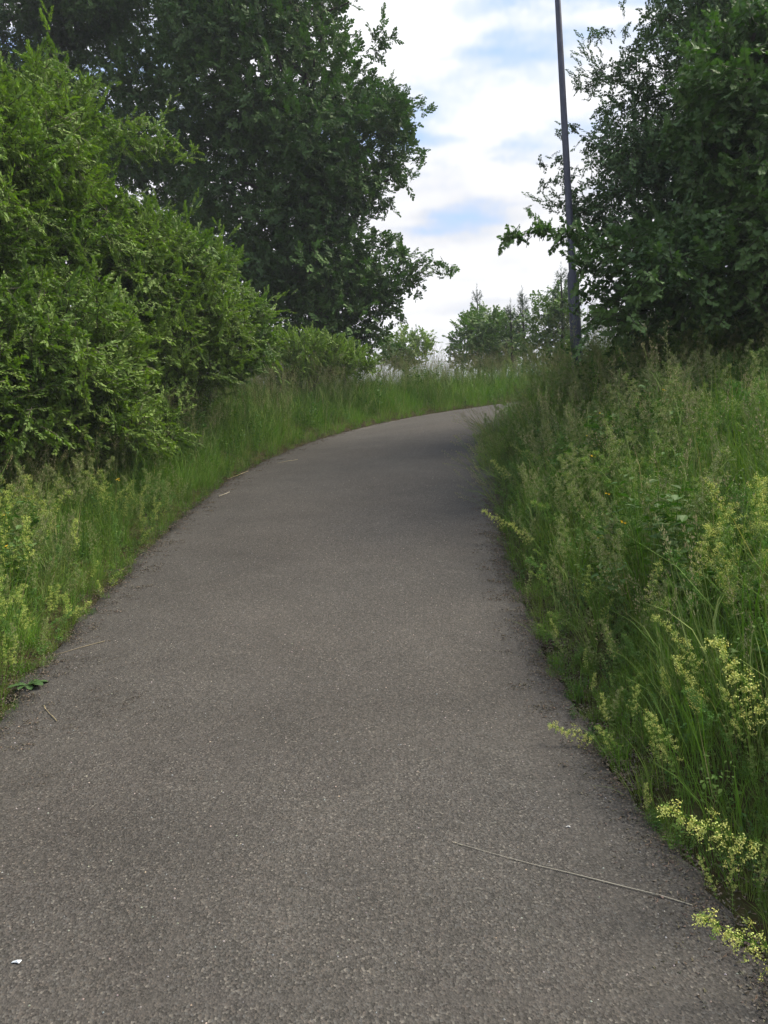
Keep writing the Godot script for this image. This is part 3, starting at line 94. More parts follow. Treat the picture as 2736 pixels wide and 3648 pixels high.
	"haw": [3.20,5.21,-10.99,0.21,5.79,5.92,-12.11,0.62,5.50,6.36,-11.94,0.61,4.57,5.56,-11.02,0.53,3.66,5.79,-12.03,0.52,7.16,10.21,-11.75,0.13,5.01,9.24,-11.24,0.51,4.62,9.90,-11.89,0.35,4.51,8.61,-11.65,0.44,7.19,5.60,-11.54,0.11,5.84,10.32,-11.90,0.17,4.00,6.36,-11.50,0.56,6.85,9.40,-11.99,0.49,4.34,9.26,-11.67,0.21,5.27,6.00,-11.98,0.53,6.93,7.03,-11.53,0.38,4.18,5.26,-11.08,0.49,4.81,10.05,-11.73,0.34,7.26,9.07,-12.10,0.42,6.51,6.14,-11.79,0.56,3.19,5.39,-11.53,0.11,5.35,5.21,-10.92,0.36,3.66,6.45,-11.19,0.53,5.45,10.07,-12.05,0.55,4.47,6.04,-11.81,0.47,7.08,6.04,-11.35,0.11,6.09,8.19,-12.15,0.63,4.45,6.23,-11.04,0.44,3.36,7.44,-11.14,0.13,5.95,9.41,-12.54,0.55,4.83,7.99,-12.21,0.56,4.84,8.03,-10.86,0.48,6.02,5.94,-11.01,0.49,7.02,9.28,-11.32,0.18,2.88,5.43,-11.11,0.10,3.73,5.20,-10.75,0.44,3.31,5.57,-11.53,0.32,4.41,10.26,-11.76,0.12,5.36,9.85,-11.44,0.31,5.28,8.04,-11.56,0.59,5.11,5.40,-10.93,0.46,5.88,6.36,-11.13,0.57,6.03,9.56,-11.42,0.55,6.28,5.55,-10.77,0.50,5.02,9.67,-11.17,0.29,5.15,9.36,-11.97,0.51,6.72,6.32,-11.03,0.27,6.97,7.82,-11.52,0.34,2.93,5.55,-11.24,0.17,3.53,6.98,-11.48,0.18,6.60,6.10,-11.32,0.52,4.45,9.17,-11.97,0.26,5.16,8.55,-11.37,0.48,4.91,8.57,-11.88,0.55,6.20,6.50,-12.12,0.55,5.42,5.72,-10.96,0.48,4.86,5.92,-11.95,0.50,6.59,7.65,-12.39,0.56,4.89,9.42,-11.03,0.44,6.91,7.32,-11.29,0.25,3.26,5.47,-10.85,0.50,6.82,7.94,-11.88,0.47,5.98,7.75,-12.02,0.53,7.17,7.45,-11.49,0.12,3.51,6.08,-10.78,0.53,5.24,7.42,-12.22,0.55,5.69,7.34,-11.91,0.50,3.98,5.73,-10.89,0.53,5.69,9.27,-11.33,0.55,5.54,7.37,-11.44,0.55,6.34,5.61,-11.69,0.38,4.59,6.67,-11.71,0.48,3.93,5.30,-10.92,0.44,5.07,7.26,-10.23,0.42,6.49,7.45,-11.15,0.50,4.82,7.12,-12.13,0.54,4.07,5.12,-11.41,0.20,5.17,5.52,-10.57,0.45,5.61,8.04,-11.97,0.50,7.20,9.04,-11.74,0.25,7.06,9.25,-11.50,0.25,6.64,7.95,-11.44,0.47,5.47,7.51,-11.07,0.52,3.99,5.21,-11.52,0.23,5.37,9.08,-12.26,0.54,6.77,9.81,-11.76,0.56,5.77,8.55,-11.65,0.59,6.41,9.49,-11.17,0.44,4.36,8.11,-10.96,0.50,4.12,8.58,-11.10,0.24,3.54,5.57,-11.71,0.39,5.36,9.14,-11.25,0.47,7.13,8.64,-11.78,0.35,3.84,5.05,-11.12,0.18,4.74,8.25,-11.71,0.53,4.15,6.11,-10.89,0.47,4.85,5.29,-11.04,0.52,4.72,9.29,-11.78,0.47,4.24,7.60,-10.77,0.50,3.86,6.23,-10.74,0.44,5.85,9.58,-11.05,0.27,5.13,6.13,-11.32,0.56,4.45,7.94,-10.69,0.49,5.89,6.30,-11.67,0.55,4.20,6.63,-11.70,0.51,6.00,9.67,-12.12,0.59,4.88,8.33,-10.73,0.46,4.49,4.85,-11.18,0.14,4.74,4.97,-11.14,0.22,4.16,7.33,-12.06,0.49,4.51,8.38,-11.40,0.51,3.93,7.94,-11.26,0.18,5.95,7.72,-11.03,0.47,4.27,8.44,-11.71,0.14,4.63,9.16,-11.47,0.50,6.42,9.64,-12.00,0.53,4.06,6.49,-11.11,0.46,5.00,6.01,-11.64,0.59,3.42,6.01,-11.27,0.55,6.53,5.78,-11.55,0.48,5.63,6.32,-11.43,0.52,5.90,10.12,-11.61,0.15,4.97,8.83,-11.70,0.49,5.66,5.25,-11.13,0.29,5.41,5.84,-11.29,0.49,4.84,10.30,-11.92,0.22,5.53,7.85,-10.94,0.53,5.55,9.75,-11.96,0.52,6.20,6.44,-11.58,0.46,7.08,5.58,-11.69,0.18,6.51,5.57,-11.23,0.39,6.33,9.19,-12.31,0.53,4.65,6.92,-12.37,0.51,3.56,7.56,-11.42,0.25,4.99,5.22,-11.83,0.29,3.79,6.84,-12.10,0.57,3.41,6.88,-11.44,0.17,4.16,7.81,-11.89,0.50,6.73,9.56,-12.32,0.56,5.89,6.55,-10.83,0.50,5.72,8.01,-11.14,0.50,6.52,8.06,-11.06,0.50,6.45,5.90,-10.87,0.42,3.17,5.79,-11.76,0.29,4.77,6.92,-11.76,0.53,5.22,5.03,-10.98,0.20,5.92,6.98,-11.11,0.53,5.44,6.73,-12.12,0.46,6.36,6.76,-11.05,0.49,5.25,5.65,-11.90,0.56,6.74,7.55,-11.43,0.51,6.44,8.87,-11.47,0.48,4.98,9.55,-11.71,0.59,4.47,7.24,-10.91,0.42,3.71,7.63,-11.09,0.21,3.95,7.56,-11.84,0.52,4.61,6.87,-10.36,0.40,4.52,9.19,-10.97,0.46,4.41,5.85,-10.31,0.45,4.40,4.90,-11.29,0.11,5.87,7.12,-12.44,0.48,5.37,8.29,-10.93,0.47,7.08,6.84,-11.49,0.20,4.76,6.34,-10.45,0.51,5.25,7.52,-10.32,0.47,6.14,8.75,-10.90,0.48,7.13,6.31,-11.68,0.26,6.43,6.34,-10.86,0.42,6.07,8.54,-11.35,0.53,6.92,8.65,-12.03,0.47,6.07,6.00,-11.60,0.58,5.78,6.36,-12.41,0.49,5.26,7.87,-12.21,0.56,3.81,6.06,-11.22,0.54,4.81,5.56,-11.87,0.50,3.42,5.44,-11.10,0.46,7.00,6.50,-11.21,0.10,6.34,6.68,-11.40,0.47,6.78,8.94,-12.30,0.50,3.61,6.39,-11.53,0.53,6.11,7.84,-11.28,0.45,4.83,8.92,-10.75,0.41,7.12,10.14,-12.07,0.46,4.31,6.82,-12.20,0.49,4.73,6.78,-10.60,0.44,3.95,7.57,-11.25,0.45,6.73,8.81,-11.20,0.39,6.91,7.38,-11.12,0.15,4.71,6.16,-12.29,0.59,6.48,8.41,-11.16,0.53,6.89,6.64,-12.08,0.58,6.14,10.20,-12.12,0.45,4.50,7.37,-11.59,0.53,5.38,9.51,-11.10,0.39,5.52,8.87,-11.96,0.46,3.59,5.18,-11.06,0.26,5.28,5.07,-11.11,0.21,3.61,5.30,-11.59,0.19,6.07,5.23,-10.95,0.21,2.85,5.67,-11.20,0.21,6.28,5.34,-11.12,0.24,4.32,6.01,-11.50,0.57,6.13,7.24,-11.91,0.50,6.43,9.33,-11.75,0.49,6.33,10.07,-11.85,0.37,4.88,5.89,-11.26,0.45,4.25,5.80,-11.79,0.49,4.49,8.90,-10.98,0.49,3.09,5.52,-11.26,0.25,4.37,7.01,-11.61,0.52,3.84,8.06,-11.39,0.13,3.69,8.19,-11.37,0.12,3.47,8.21,-11.39,0.10,3.31,8.15,-11.37,0.09,3.18,8.12,-11.37,0.07,3.31,7.03,-11.34,0.13,3.17,7.27,-11.34,0.11,3.06,7.40,-11.37,0.09,2.96,7.40,-11.34,0.07,3.02,6.63,-11.34,0.13,2.90,6.78,-11.34,0.11,2.83,6.85,-11.33,0.09,2.71,6.74,-11.34,0.07,2.87,6.18,-11.33,0.13,2.73,6.34,-11.35,0.11,2.60,6.39,-11.34,0.09,2.43,6.30,-11.33,0.07,2.88,5.88,-11.32,0.13,2.74,5.99,-11.32,0.11,2.59,6.04,-11.29,0.09,2.44,5.99,-11.34,0.07,2.92,5.49,-11.31,0.13,2.76,5.66,-11.27,0.11,2.63,5.74,-11.31,0.09,2.55,5.62,-11.27,0.07,3.30,7.65,-11.33,0.13,3.27,7.62,-11.36,0.11,3.25,7.56,-11.37,0.09,3.20,7.41,-11.33,0.07],
	"maple": [3.10,3.92,-8.04,0.41,5.27,6.56,-8.57,0.27,4.02,3.82,-8.02,0.36,5.35,5.53,-8.47,0.12,4.21,4.80,-7.73,0.39,5.25,5.69,-8.74,0.39,3.65,5.23,-7.62,0.43,4.31,5.60,-7.83,0.42,5.20,5.24,-8.64,0.38,4.72,6.49,-8.05,0.23,4.78,3.64,-8.52,0.39,4.45,5.94,-8.13,0.38,4.83,3.59,-8.07,0.37,3.30,5.10,-8.14,0.26,4.27,3.38,-7.81,0.42,4.03,6.33,-8.34,0.41,2.58,3.70,-8.67,0.32,3.50,5.23,-8.59,0.29,3.58,3.78,-8.66,0.42,3.11,3.70,-8.28,0.39,4.53,5.47,-8.18,0.36,3.50,6.02,-8.30,0.21,4.07,4.82,-8.94,0.51,4.28,5.47,-8.19,0.35,4.67,5.47,-8.65,0.46,3.69,4.45,-7.52,0.42,2.49,3.27,-7.96,0.17,5.10,3.82,-8.18,0.16,3.46,5.62,-8.09,0.33,5.22,6.41,-8.29,0.15,3.42,5.58,-7.75,0.37,4.52,5.93,-7.80,0.44,5.05,3.17,-8.49,0.13,4.54,4.76,-8.38,0.46,4.82,5.89,-8.41,0.38,3.95,5.27,-7.94,0.35,2.94,3.28,-7.87,0.20,5.31,5.04,-8.57,0.22,4.14,5.28,-8.61,0.37,4.06,5.13,-8.23,0.42,4.15,6.61,-8.37,0.17,4.13,4.14,-8.24,0.41,4.69,3.16,-8.27,0.14,4.96,3.78,-8.81,0.46,4.55,4.56,-7.94,0.35,4.29,5.55,-8.62,0.42,4.49,6.56,-8.75,0.48,3.62,4.27,-7.93,0.37,4.20,5.53,-8.94,0.40,4.52,6.29,-8.43,0.47,3.37,3.43,-7.74,0.34,2.60,3.50,-8.26,0.34,4.79,4.23,-8.62,0.39,4.62,4.23,-8.11,0.37,3.19,3.67,-7.75,0.42,2.83,3.85,-7.95,0.36,3.80,5.37,-8.34,0.38,4.81,6.34,-8.24,0.41,5.07,4.36,-8.85,0.46,3.89,4.56,-8.78,0.46,3.32,4.33,-8.52,0.33,3.87,5.83,-8.26,0.42,4.59,3.67,-7.88,0.36,4.97,4.50,-7.93,0.15,3.63,4.49,-8.08,0.41,5.24,3.47,-8.68,0.35,3.95,4.64,-7.55,0.40,4.57,3.61,-8.84,0.38,2.24,4.09,-8.11,0.18,5.02,3.04,-8.00,0.11,4.76,6.02,-8.00,0.41,3.98,4.78,-8.48,0.44,2.92,3.63,-8.55,0.38,5.09,5.77,-8.22,0.22,4.35,5.22,-7.79,0.35,4.91,5.12,-8.27,0.38,5.03,4.98,-8.13,0.22,3.22,3.45,-7.92,0.37,5.14,5.41,-8.49,0.34,3.59,4.85,-8.49,0.35,3.21,4.13,-8.45,0.39,4.26,6.21,-8.65,0.48,3.91,3.22,-8.27,0.12,4.24,4.60,-8.46,0.40,3.44,4.09,-8.20,0.39,4.44,5.06,-8.43,0.37,3.67,5.76,-8.81,0.32,3.80,6.25,-8.27,0.36,5.09,4.09,-8.69,0.41,4.04,4.16,-7.91,0.43,4.95,6.55,-8.58,0.37,4.22,3.41,-8.61,0.27,5.41,6.09,-8.63,0.17,4.16,3.83,-8.79,0.41,5.16,4.79,-8.16,0.10,3.34,5.77,-8.12,0.17,4.61,3.23,-7.84,0.29,3.12,4.37,-8.50,0.22,3.22,5.06,-7.88,0.27,5.21,3.12,-8.42,0.10,2.77,4.18,-8.23,0.25,4.68,5.00,-7.87,0.40,4.59,4.27,-8.53,0.36,2.24,3.36,-8.02,0.11,4.57,5.97,-8.43,0.36,3.99,3.48,-8.52,0.34,5.00,6.80,-8.52,0.21,3.89,4.09,-8.36,0.44,5.10,5.66,-8.16,0.17,2.44,4.14,-8.65,0.24,4.91,4.74,-8.29,0.40,2.84,3.62,-7.69,0.36,4.93,4.33,-8.41,0.41,5.05,5.87,-8.73,0.44,4.24,6.08,-8.08,0.39,4.45,4.01,-8.28,0.42,4.29,6.02,-7.86,0.35,2.63,3.40,-8.59,0.18,4.94,4.96,-8.75,0.43,3.31,3.89,-8.72,0.42,4.54,4.74,-9.19,0.42,3.89,4.32,-7.64,0.37,3.66,4.14,-7.35,0.39,5.18,6.61,-8.96,0.38,3.91,4.74,-7.79,0.42,4.45,4.25,-7.91,0.41,2.65,4.06,-8.04,0.30,5.43,6.59,-8.59,0.12,3.72,4.67,-8.28,0.42,4.88,6.56,-8.00,0.15,5.03,6.75,-8.31,0.15,5.14,6.93,-8.55,0.12,4.11,5.76,-8.07,0.41,4.82,5.33,-7.86,0.25,3.92,5.47,-8.55,0.40,5.03,5.48,-8.18,0.26,4.07,3.60,-8.03,0.38,4.63,5.23,-7.96,0.38,3.02,4.23,-8.84,0.41,2.75,3.72,-8.36,0.43,4.89,6.82,-8.65,0.24,4.74,3.34,-8.52,0.27,3.74,3.38,-8.51,0.22,2.37,3.90,-8.28,0.25,5.12,6.33,-8.20,0.19,2.79,3.41,-8.31,0.25,4.68,4.10,-8.89,0.46,2.24,3.90,-8.11,0.17,4.91,3.18,-7.87,0.16,3.52,5.54,-8.42,0.33,4.57,5.63,-7.81,0.35,3.67,5.60,-7.88,0.39,4.98,3.69,-8.25,0.33,4.11,5.26,-8.96,0.37,3.74,4.28,-8.89,0.43,3.21,4.35,-8.71,0.30,3.83,4.31,-8.65,0.41,4.99,6.53,-9.12,0.43,3.60,3.42,-7.92,0.37,3.94,3.78,-8.54,0.47,4.89,4.05,-8.33,0.44,4.25,6.19,-8.93,0.38,3.37,4.55,-7.94,0.33,4.26,4.49,-7.54,0.39,5.35,4.48,-8.80,0.33,4.03,5.60,-7.77,0.40,3.91,3.87,-7.40,0.33,3.56,3.82,-7.61,0.32,3.50,6.08,-8.03,0.22,3.88,5.05,-7.63,0.34,2.70,3.60,-7.50,0.35,4.09,6.45,-8.01,0.14,2.83,3.27,-8.26,0.11,2.25,3.89,-7.97,0.22,3.24,4.78,-8.25,0.11,3.74,5.94,-8.61,0.39,4.17,6.69,-8.75,0.29,3.69,3.59,-7.58,0.33,3.30,5.36,-8.08,0.24,3.93,3.55,-8.24,0.43,5.00,6.89,-8.70,0.22,5.24,4.71,-8.44,0.20,2.94,4.22,-8.41,0.28,5.21,4.57,-8.55,0.29,4.91,4.94,-8.44,0.39,4.91,5.44,-7.94,0.22,4.52,6.85,-8.58,0.11,3.91,6.43,-8.80,0.35,3.80,5.15,-8.41,0.39,4.86,5.22,-8.94,0.40,3.98,6.54,-8.16,0.11,4.94,4.29,-8.08,0.27,4.23,3.68,-7.50,0.37,4.69,5.70,-8.43,0.36,3.33,3.86,-7.65,0.32,2.45,3.39,-7.72,0.34,4.97,3.37,-7.96,0.15,4.36,4.66,-8.03,0.37,3.20,3.58,-8.57,0.38,5.01,5.03,-7.98,0.14,2.31,3.95,-7.66,0.10,2.27,3.95,-7.65,0.10,2.14,3.98,-7.61,0.09,2.04,4.05,-7.58,0.09,1.93,4.07,-7.53,0.08,1.86,4.08,-7.54,0.08,1.73,4.05,-7.50,0.08,1.64,4.10,-7.47,0.07,1.56,4.08,-7.48,0.07,1.43,4.03,-7.42,0.06,1.32,4.02,-7.37,0.06,1.25,3.99,-7.39,0.06],
	"under_r": [5.64,3.75,-9.46,0.22,5.28,3.51,-9.59,0.33,5.34,3.21,-9.82,0.38,4.95,3.20,-9.56,0.40,4.40,3.35,-9.46,0.37,5.57,3.73,-9.71,0.26,5.16,3.35,-9.06,0.30,5.69,3.44,-9.22,0.25,5.78,3.81,-9.51,0.19,3.90,3.09,-9.11,0.34,5.72,3.40,-9.73,0.35,3.54,3.16,-9.68,0.21,3.73,3.35,-9.26,0.22,5.66,3.15,-9.96,0.34,3.98,3.27,-9.87,0.38,4.71,3.34,-9.40,0.31,3.27,3.17,-9.04,0.30,5.62,3.21,-9.13,0.25,3.59,3.32,-9.24,0.24,4.67,2.77,-9.28,0.14,4.11,3.43,-9.63,0.26,4.75,2.79,-9.43,0.15,5.31,3.50,-9.36,0.32,3.83,3.00,-9.45,0.17,5.89,2.63,-9.58,0.19,5.87,3.57,-9.39,0.18,4.58,3.16,-9.71,0.32,3.65,3.41,-9.56,0.21,3.44,3.18,-9.50,0.25,5.71,3.27,-9.53,0.36,4.54,3.46,-9.16,0.25,4.86,3.00,-9.65,0.33,5.02,3.72,-9.57,0.14,5.68,3.76,-9.19,0.18,5.10,3.12,-8.86,0.28,5.76,3.22,-9.22,0.17,4.28,2.94,-9.48,0.20,5.46,3.06,-9.71,0.34,5.46,2.77,-9.76,0.20,3.16,3.23,-9.37,0.26,4.23,2.85,-9.21,0.15,5.54,2.78,-9.54,0.27,5.43,3.68,-9.66,0.27,5.53,2.65,-9.18,0.21,5.64,2.67,-9.12,0.22,4.64,2.92,-9.02,0.34,5.78,2.71,-9.31,0.20,4.53,3.60,-9.74,0.19,5.53,2.70,-9.38,0.23,4.35,3.17,-9.70,0.34,5.70,3.69,-9.87,0.34,4.04,3.06,-9.47,0.27,5.16,2.85,-9.12,0.36,5.23,2.69,-9.27,0.18,5.46,3.54,-9.04,0.28,4.14,3.02,-9.04,0.29,4.38,3.37,-9.13,0.30,4.06,3.43,-9.25,0.20,5.98,2.92,-9.80,0.32,6.01,2.65,-9.61,0.17,4.70,3.57,-9.53,0.22,5.13,3.70,-9.73,0.20,4.97,3.24,-9.96,0.38,4.84,2.74,-9.15,0.18,5.49,2.90,-9.14,0.37,5.50,3.51,-9.76,0.32,3.04,3.28,-9.14,0.17,5.06,3.49,-9.23,0.31,5.06,2.72,-9.27,0.18,4.67,3.40,-9.03,0.32,5.87,2.88,-9.38,0.16,5.06,3.34,-9.72,0.37,5.74,2.90,-9.87,0.32,5.85,2.70,-9.76,0.21,3.56,3.41,-9.66,0.22,5.32,3.10,-8.99,0.28,4.87,2.92,-9.17,0.31,5.35,2.76,-9.61,0.20,4.44,3.08,-9.41,0.37,3.83,3.36,-9.51,0.26],
	"far_l": [1.01,7.49,-31.04,0.71,0.28,7.35,-29.95,0.31,0.52,7.24,-30.34,0.60,1.37,6.78,-29.50,0.44,1.00,7.49,-30.21,0.54,1.33,6.84,-29.81,0.49,1.52,7.03,-30.75,0.40,0.65,6.86,-30.09,0.55,0.89,6.67,-29.46,0.47,0.97,6.94,-29.30,0.59,0.33,6.87,-29.64,0.45,0.66,7.03,-31.02,0.58,1.71,7.55,-30.57,0.34,1.73,7.30,-30.51,0.42,0.67,7.32,-29.37,0.50,1.21,6.60,-29.71,0.37,0.81,6.56,-29.85,0.30,0.26,6.92,-30.66,0.39,1.77,7.28,-30.11,0.43,1.67,7.53,-30.25,0.32,0.29,7.14,-29.54,0.39,1.31,7.60,-30.44,0.41,1.67,7.38,-29.85,0.36,0.52,7.10,-29.20,0.56,0.80,6.96,-30.48,0.60,0.38,6.74,-30.30,0.40,0.92,6.70,-30.31,0.36,1.12,7.80,-30.71,0.31,0.24,7.39,-30.54,0.32,0.72,7.57,-29.56,0.30,1.52,7.48,-30.80,0.56,0.99,6.73,-30.04,0.45,0.52,6.63,-29.66,0.39,1.55,7.01,-30.22,0.39,0.54,7.35,-29.60,0.47,1.61,7.02,-29.87,0.37,0.20,6.92,-30.45,0.33,0.89,6.75,-30.79,0.34,0.21,6.63,-30.01,0.33,0.64,7.64,-31.00,0.51],
	"far_m": [3.58,6.15,-27.17,0.38,3.45,6.87,-27.53,0.80,3.75,6.21,-25.95,0.64,3.84,7.65,-26.79,0.32,3.34,6.83,-25.89,0.73,3.70,7.34,-26.92,0.63,3.78,6.01,-26.75,0.31,3.72,7.71,-28.16,0.50,4.87,6.86,-28.07,0.39,3.25,7.31,-27.65,0.44,4.17,7.36,-28.56,0.86,4.54,6.55,-26.79,0.48,3.16,6.31,-26.49,0.63,4.19,6.81,-26.03,0.60,4.00,6.82,-28.38,0.87,4.81,6.71,-27.46,0.34,4.26,7.32,-27.85,0.80,4.00,6.55,-27.34,0.76,4.30,6.87,-26.81,0.67,3.37,6.20,-27.25,0.41,3.42,7.61,-27.68,0.39,4.79,7.03,-27.61,0.35,2.86,6.27,-27.68,0.40,3.92,6.98,-27.74,0.82,4.40,6.35,-27.61,0.53,4.64,7.33,-27.52,0.37,4.22,6.65,-27.89,0.79,3.20,6.94,-26.77,0.59,2.89,6.90,-27.38,0.34,4.39,6.20,-26.07,0.49,4.32,6.05,-26.46,0.41,3.37,6.30,-28.03,0.39,3.43,7.46,-27.24,0.46,4.71,6.32,-27.72,0.48,3.06,7.09,-27.13,0.39,2.76,6.24,-27.89,0.33,4.53,6.17,-27.41,0.38,3.07,6.81,-27.84,0.54,3.19,6.85,-28.27,0.63,4.32,6.11,-27.28,0.34,3.20,6.02,-26.17,0.39,4.38,7.29,-27.06,0.52,2.92,6.61,-26.87,0.49,3.54,5.97,-26.28,0.33,3.53,6.29,-26.80,0.57,3.10,6.26,-26.83,0.53,3.72,7.37,-27.56,0.71,4.29,7.36,-26.68,0.42,3.85,7.06,-26.23,0.75,3.18,7.10,-26.37,0.45,4.61,6.47,-28.00,0.60,4.57,6.00,-26.80,0.31,4.09,6.09,-26.83,0.39,2.78,6.60,-27.63,0.36,4.48,7.05,-26.43,0.35,2.66,6.26,-26.42,0.36,3.19,7.24,-27.01,0.41,4.77,6.87,-27.23,0.32,3.98,6.12,-26.53,0.46,4.78,6.70,-27.86,0.44],
	"far_r": [5.51,7.29,-24.92,0.64,4.85,6.79,-23.59,0.36,4.53,6.18,-23.37,0.35,4.84,6.17,-24.47,0.48,4.84,5.90,-24.69,0.47,5.33,5.89,-24.06,0.54,5.12,6.54,-23.29,0.55,5.01,7.00,-23.87,0.40,5.07,6.04,-23.85,0.57,5.82,6.64,-24.01,0.37,5.87,5.69,-23.67,0.31,5.52,6.91,-24.42,0.55,5.63,5.73,-24.64,0.41,4.80,6.48,-24.31,0.43,5.23,6.27,-24.11,0.68,5.38,5.97,-23.23,0.64,5.84,6.38,-23.90,0.34,5.68,7.31,-24.20,0.51,5.10,6.81,-23.09,0.50,5.85,6.24,-24.86,0.60,4.82,6.56,-23.87,0.45,5.79,6.84,-24.15,0.43,5.75,6.72,-23.74,0.37,5.27,5.94,-23.60,0.51,4.64,5.92,-24.51,0.30,4.81,5.65,-24.22,0.37,5.03,7.01,-23.40,0.46,5.86,7.49,-24.93,0.52,5.58,6.48,-23.27,0.42,5.53,6.05,-24.58,0.53,4.69,6.56,-23.57,0.35,5.52,6.46,-23.64,0.57,5.52,5.79,-24.85,0.43,5.67,7.55,-23.59,0.30,5.69,7.47,-23.79,0.38,5.44,5.57,-24.20,0.31,5.77,6.02,-23.80,0.41,4.83,6.44,-24.80,0.39,5.64,7.68,-24.44,0.33,5.12,6.75,-24.21,0.55,5.60,7.16,-23.43,0.39,5.75,5.75,-23.92,0.49,5.53,6.94,-23.30,0.45,5.27,7.28,-23.34,0.38,6.13,6.31,-24.64,0.26,4.55,6.05,-24.00,0.28,4.91,7.20,-23.70,0.25,5.81,5.90,-24.29,0.51,5.56,6.96,-23.89,0.54,5.18,5.67,-24.71,0.32,4.55,5.54,-23.59,0.36,6.02,5.94,-24.83,0.45,5.97,6.31,-24.20,0.30,5.59,7.62,-24.83,0.41,5.10,6.70,-25.09,0.56],
}
var rng := RandomNumberGenerator.new()
var bump := FastNoiseLite.new()
var taken := {}
var G := PackedFloat32Array()      # ground heights on a grid round the path
var GE := PackedFloat32Array()     # metres outside the nearest path edge (negative on the path), left side marked in GS
var GS := PackedFloat32Array()     # signed side * arc length
const GX0 := -24.0
const GZ0 := -40.0
const GN := 257
const GM := 257
const GD := 0.2
var mats := {}
var eye := Vector3(0, 1.62, 0)

class Buf:
	var v := PackedVector3Array()
	var c := PackedColorArray()
	var n := PackedVector3Array()
	func tri(p: Vector3, q: Vector3, r: Vector3, col: Color) -> void:
		v.push_back(p); v.push_back(q); v.push_back(r)
		c.push_back(col); c.push_back(col); c.push_back(col)
	func quad(p: Vector3, q: Vector3, r: Vector3, s: Vector3, col: Color) -> void:
		tri(p, q, r, col); tri(p, r, s, col)
	func add(o: Buf, t: Transform3D, tint: Color) -> void:
		for i in o.v.size():
			v.push_back(t * o.v[i])
			c.push_back(o.c[i] * tint)
		if o.n.size():
			for i in o.n.size():
				n.push_back((t.basis * o.n[i]).normalized())
	func mesh(m: Material) -> ArrayMesh:
		var a := []
		a.resize(Mesh.ARRAY_MAX)
		a[Mesh.ARRAY_VERTEX] = v
		a[Mesh.ARRAY_COLOR] = c
		if n.size() == v.size() and n.size() > 0:
			a[Mesh.ARRAY_NORMAL] = n
		var am := ArrayMesh.new()
		am.add_surface_from_arrays(Mesh.PRIMITIVE_TRIANGLES, a)
		am.surface_set_material(0, m)
		return am

# ---------------------------------------------------------------- helpers
func numbered(called: String) -> String:
	taken[called] = taken.get(called, -1) + 1
	return called if taken[called] == 0 else "%s_%03d" % [called, taken[called]]

func tag(o: Node, label := "", category := "", group := "", kind := "") -> void:
	if label: o.set_meta("label", label)
	if category: o.set_meta("category", category)
	if group: o.set_meta("group", group)
	if kind: o.set_meta("kind", kind)

func thing(called: String, at: Vector3, label: String, category: String, group := "") -> Node3D:
	var o := Node3D.new()
	o.name = numbered(called)
	add_child(o)
	o.position = at
	tag(o, label, category, group)
	return o

func part(parent: Node, called: String, m: Mesh, t := Transform3D.IDENTITY) -> MeshInstance3D:
	var o := MeshInstance3D.new()
	o.name = called if parent != self else numbered(called)
	o.mesh = m
	o.transform = t
	parent.add_child(o, true)
	return o

func many(parent: Node, called: String, m: Mesh, data: PackedFloat32Array) -> MultiMeshInstance3D:
	var mm := MultiMesh.new()
	mm.transform_format = MultiMesh.TRANSFORM_3D
	mm.use_colors = true
	mm.mesh = m
	mm.instance_count = data.size() / 16
	mm.buffer = data
	var o := MultiMeshInstance3D.new()
	o.name = called if parent != self else numbered(called)
	o.multimesh = mm
	parent.add_child(o, true)
	o.set_meta("kind", "stuff")
	return o

func put(a: PackedFloat32Array, t: Transform3D, c: Color) -> void:
	var b := t.basis
	var o := t.origin
	a.append_array(PackedFloat32Array([b.x.x, b.y.x, b.z.x, o.x, b.x.y, b.y.y, b.z.y, o.y, b.x.z, b.y.z, b.z.z, o.z, c.r, c.g, c.b, 1.0]))

func lin(r: float, g: float, b: float) -> Color:
	return Color(r, g, b)

func leafy(rough: float, back: Color, spec := 0.5) -> StandardMaterial3D:
	var m := StandardMaterial3D.new()
	m.vertex_color_use_as_albedo = true
	m.roughness = rough
	m.metallic_specular = spec
	m.cull_mode = BaseMaterial3D.CULL_DISABLED
	if back != Color.BLACK:
		m.backlight_enabled = true
		m.backlight = back
	return m

func vary(c: Color, k: float) -> Color:
	var b := 1.0 + rng.randf_range(-k, k)
	return Color(c.r * b * (1.0 + rng.randf_range(-k, k) * 0.5), c.g * b, c.b * b * (1.0 + rng.randf_range(-k, k) * 0.5))

func rdir() -> Vector3:
	var y := rng.randf_range(-1, 1)
	var a := rng.randf() * TAU
	var r := sqrt(1 - y * y)
	return Vector3(r * cos(a), y, r * sin(a))

func frame(y: Vector3, hint: Vector3) -> Basis:
	y = y.normalized()
	var z := hint - y * hint.dot(y)
	if z.length() < 0.01:
		z = Vector3(0.3, 0.2, 0.9) - y * y.dot(Vector3(0.3, 0.2, 0.9))
	z = z.normalized()
	return Basis(y.cross(z), y, z)

func tube(b: Buf, pts: Array, radii: Array, sides: int, col: Color) -> void:
	var rings := []
	var norms := []
	var ref := Vector3(0.31, 0.2, 0.93)
	for i in pts.size():
		var d: Vector3 = (pts[mini(i + 1, pts.size() - 1)] - pts[maxi(i - 1, 0)]).normalized()
		var f := frame(d, ref)
		var ring := []
		var nr := []
		for k in sides:
			var a := TAU * k / sides
			var nn := f.x * cos(a) + f.z * sin(a)
			nr.append(nn)
			ring.append(pts[i] + nn * radii[i])
		rings.append(ring)
		norms.append(nr)
	for i in pts.size() - 1:
		for k in sides:
			var j := (k + 1) % sides
			for q in [[i, k], [i + 1, j], [i + 1, k], [i, k], [i, j], [i + 1, j]]:
				b.v.push_back(rings[q[0]][q[1]])
				b.n.push_back(norms[q[0]][q[1]])
				b.c.push_back(col)

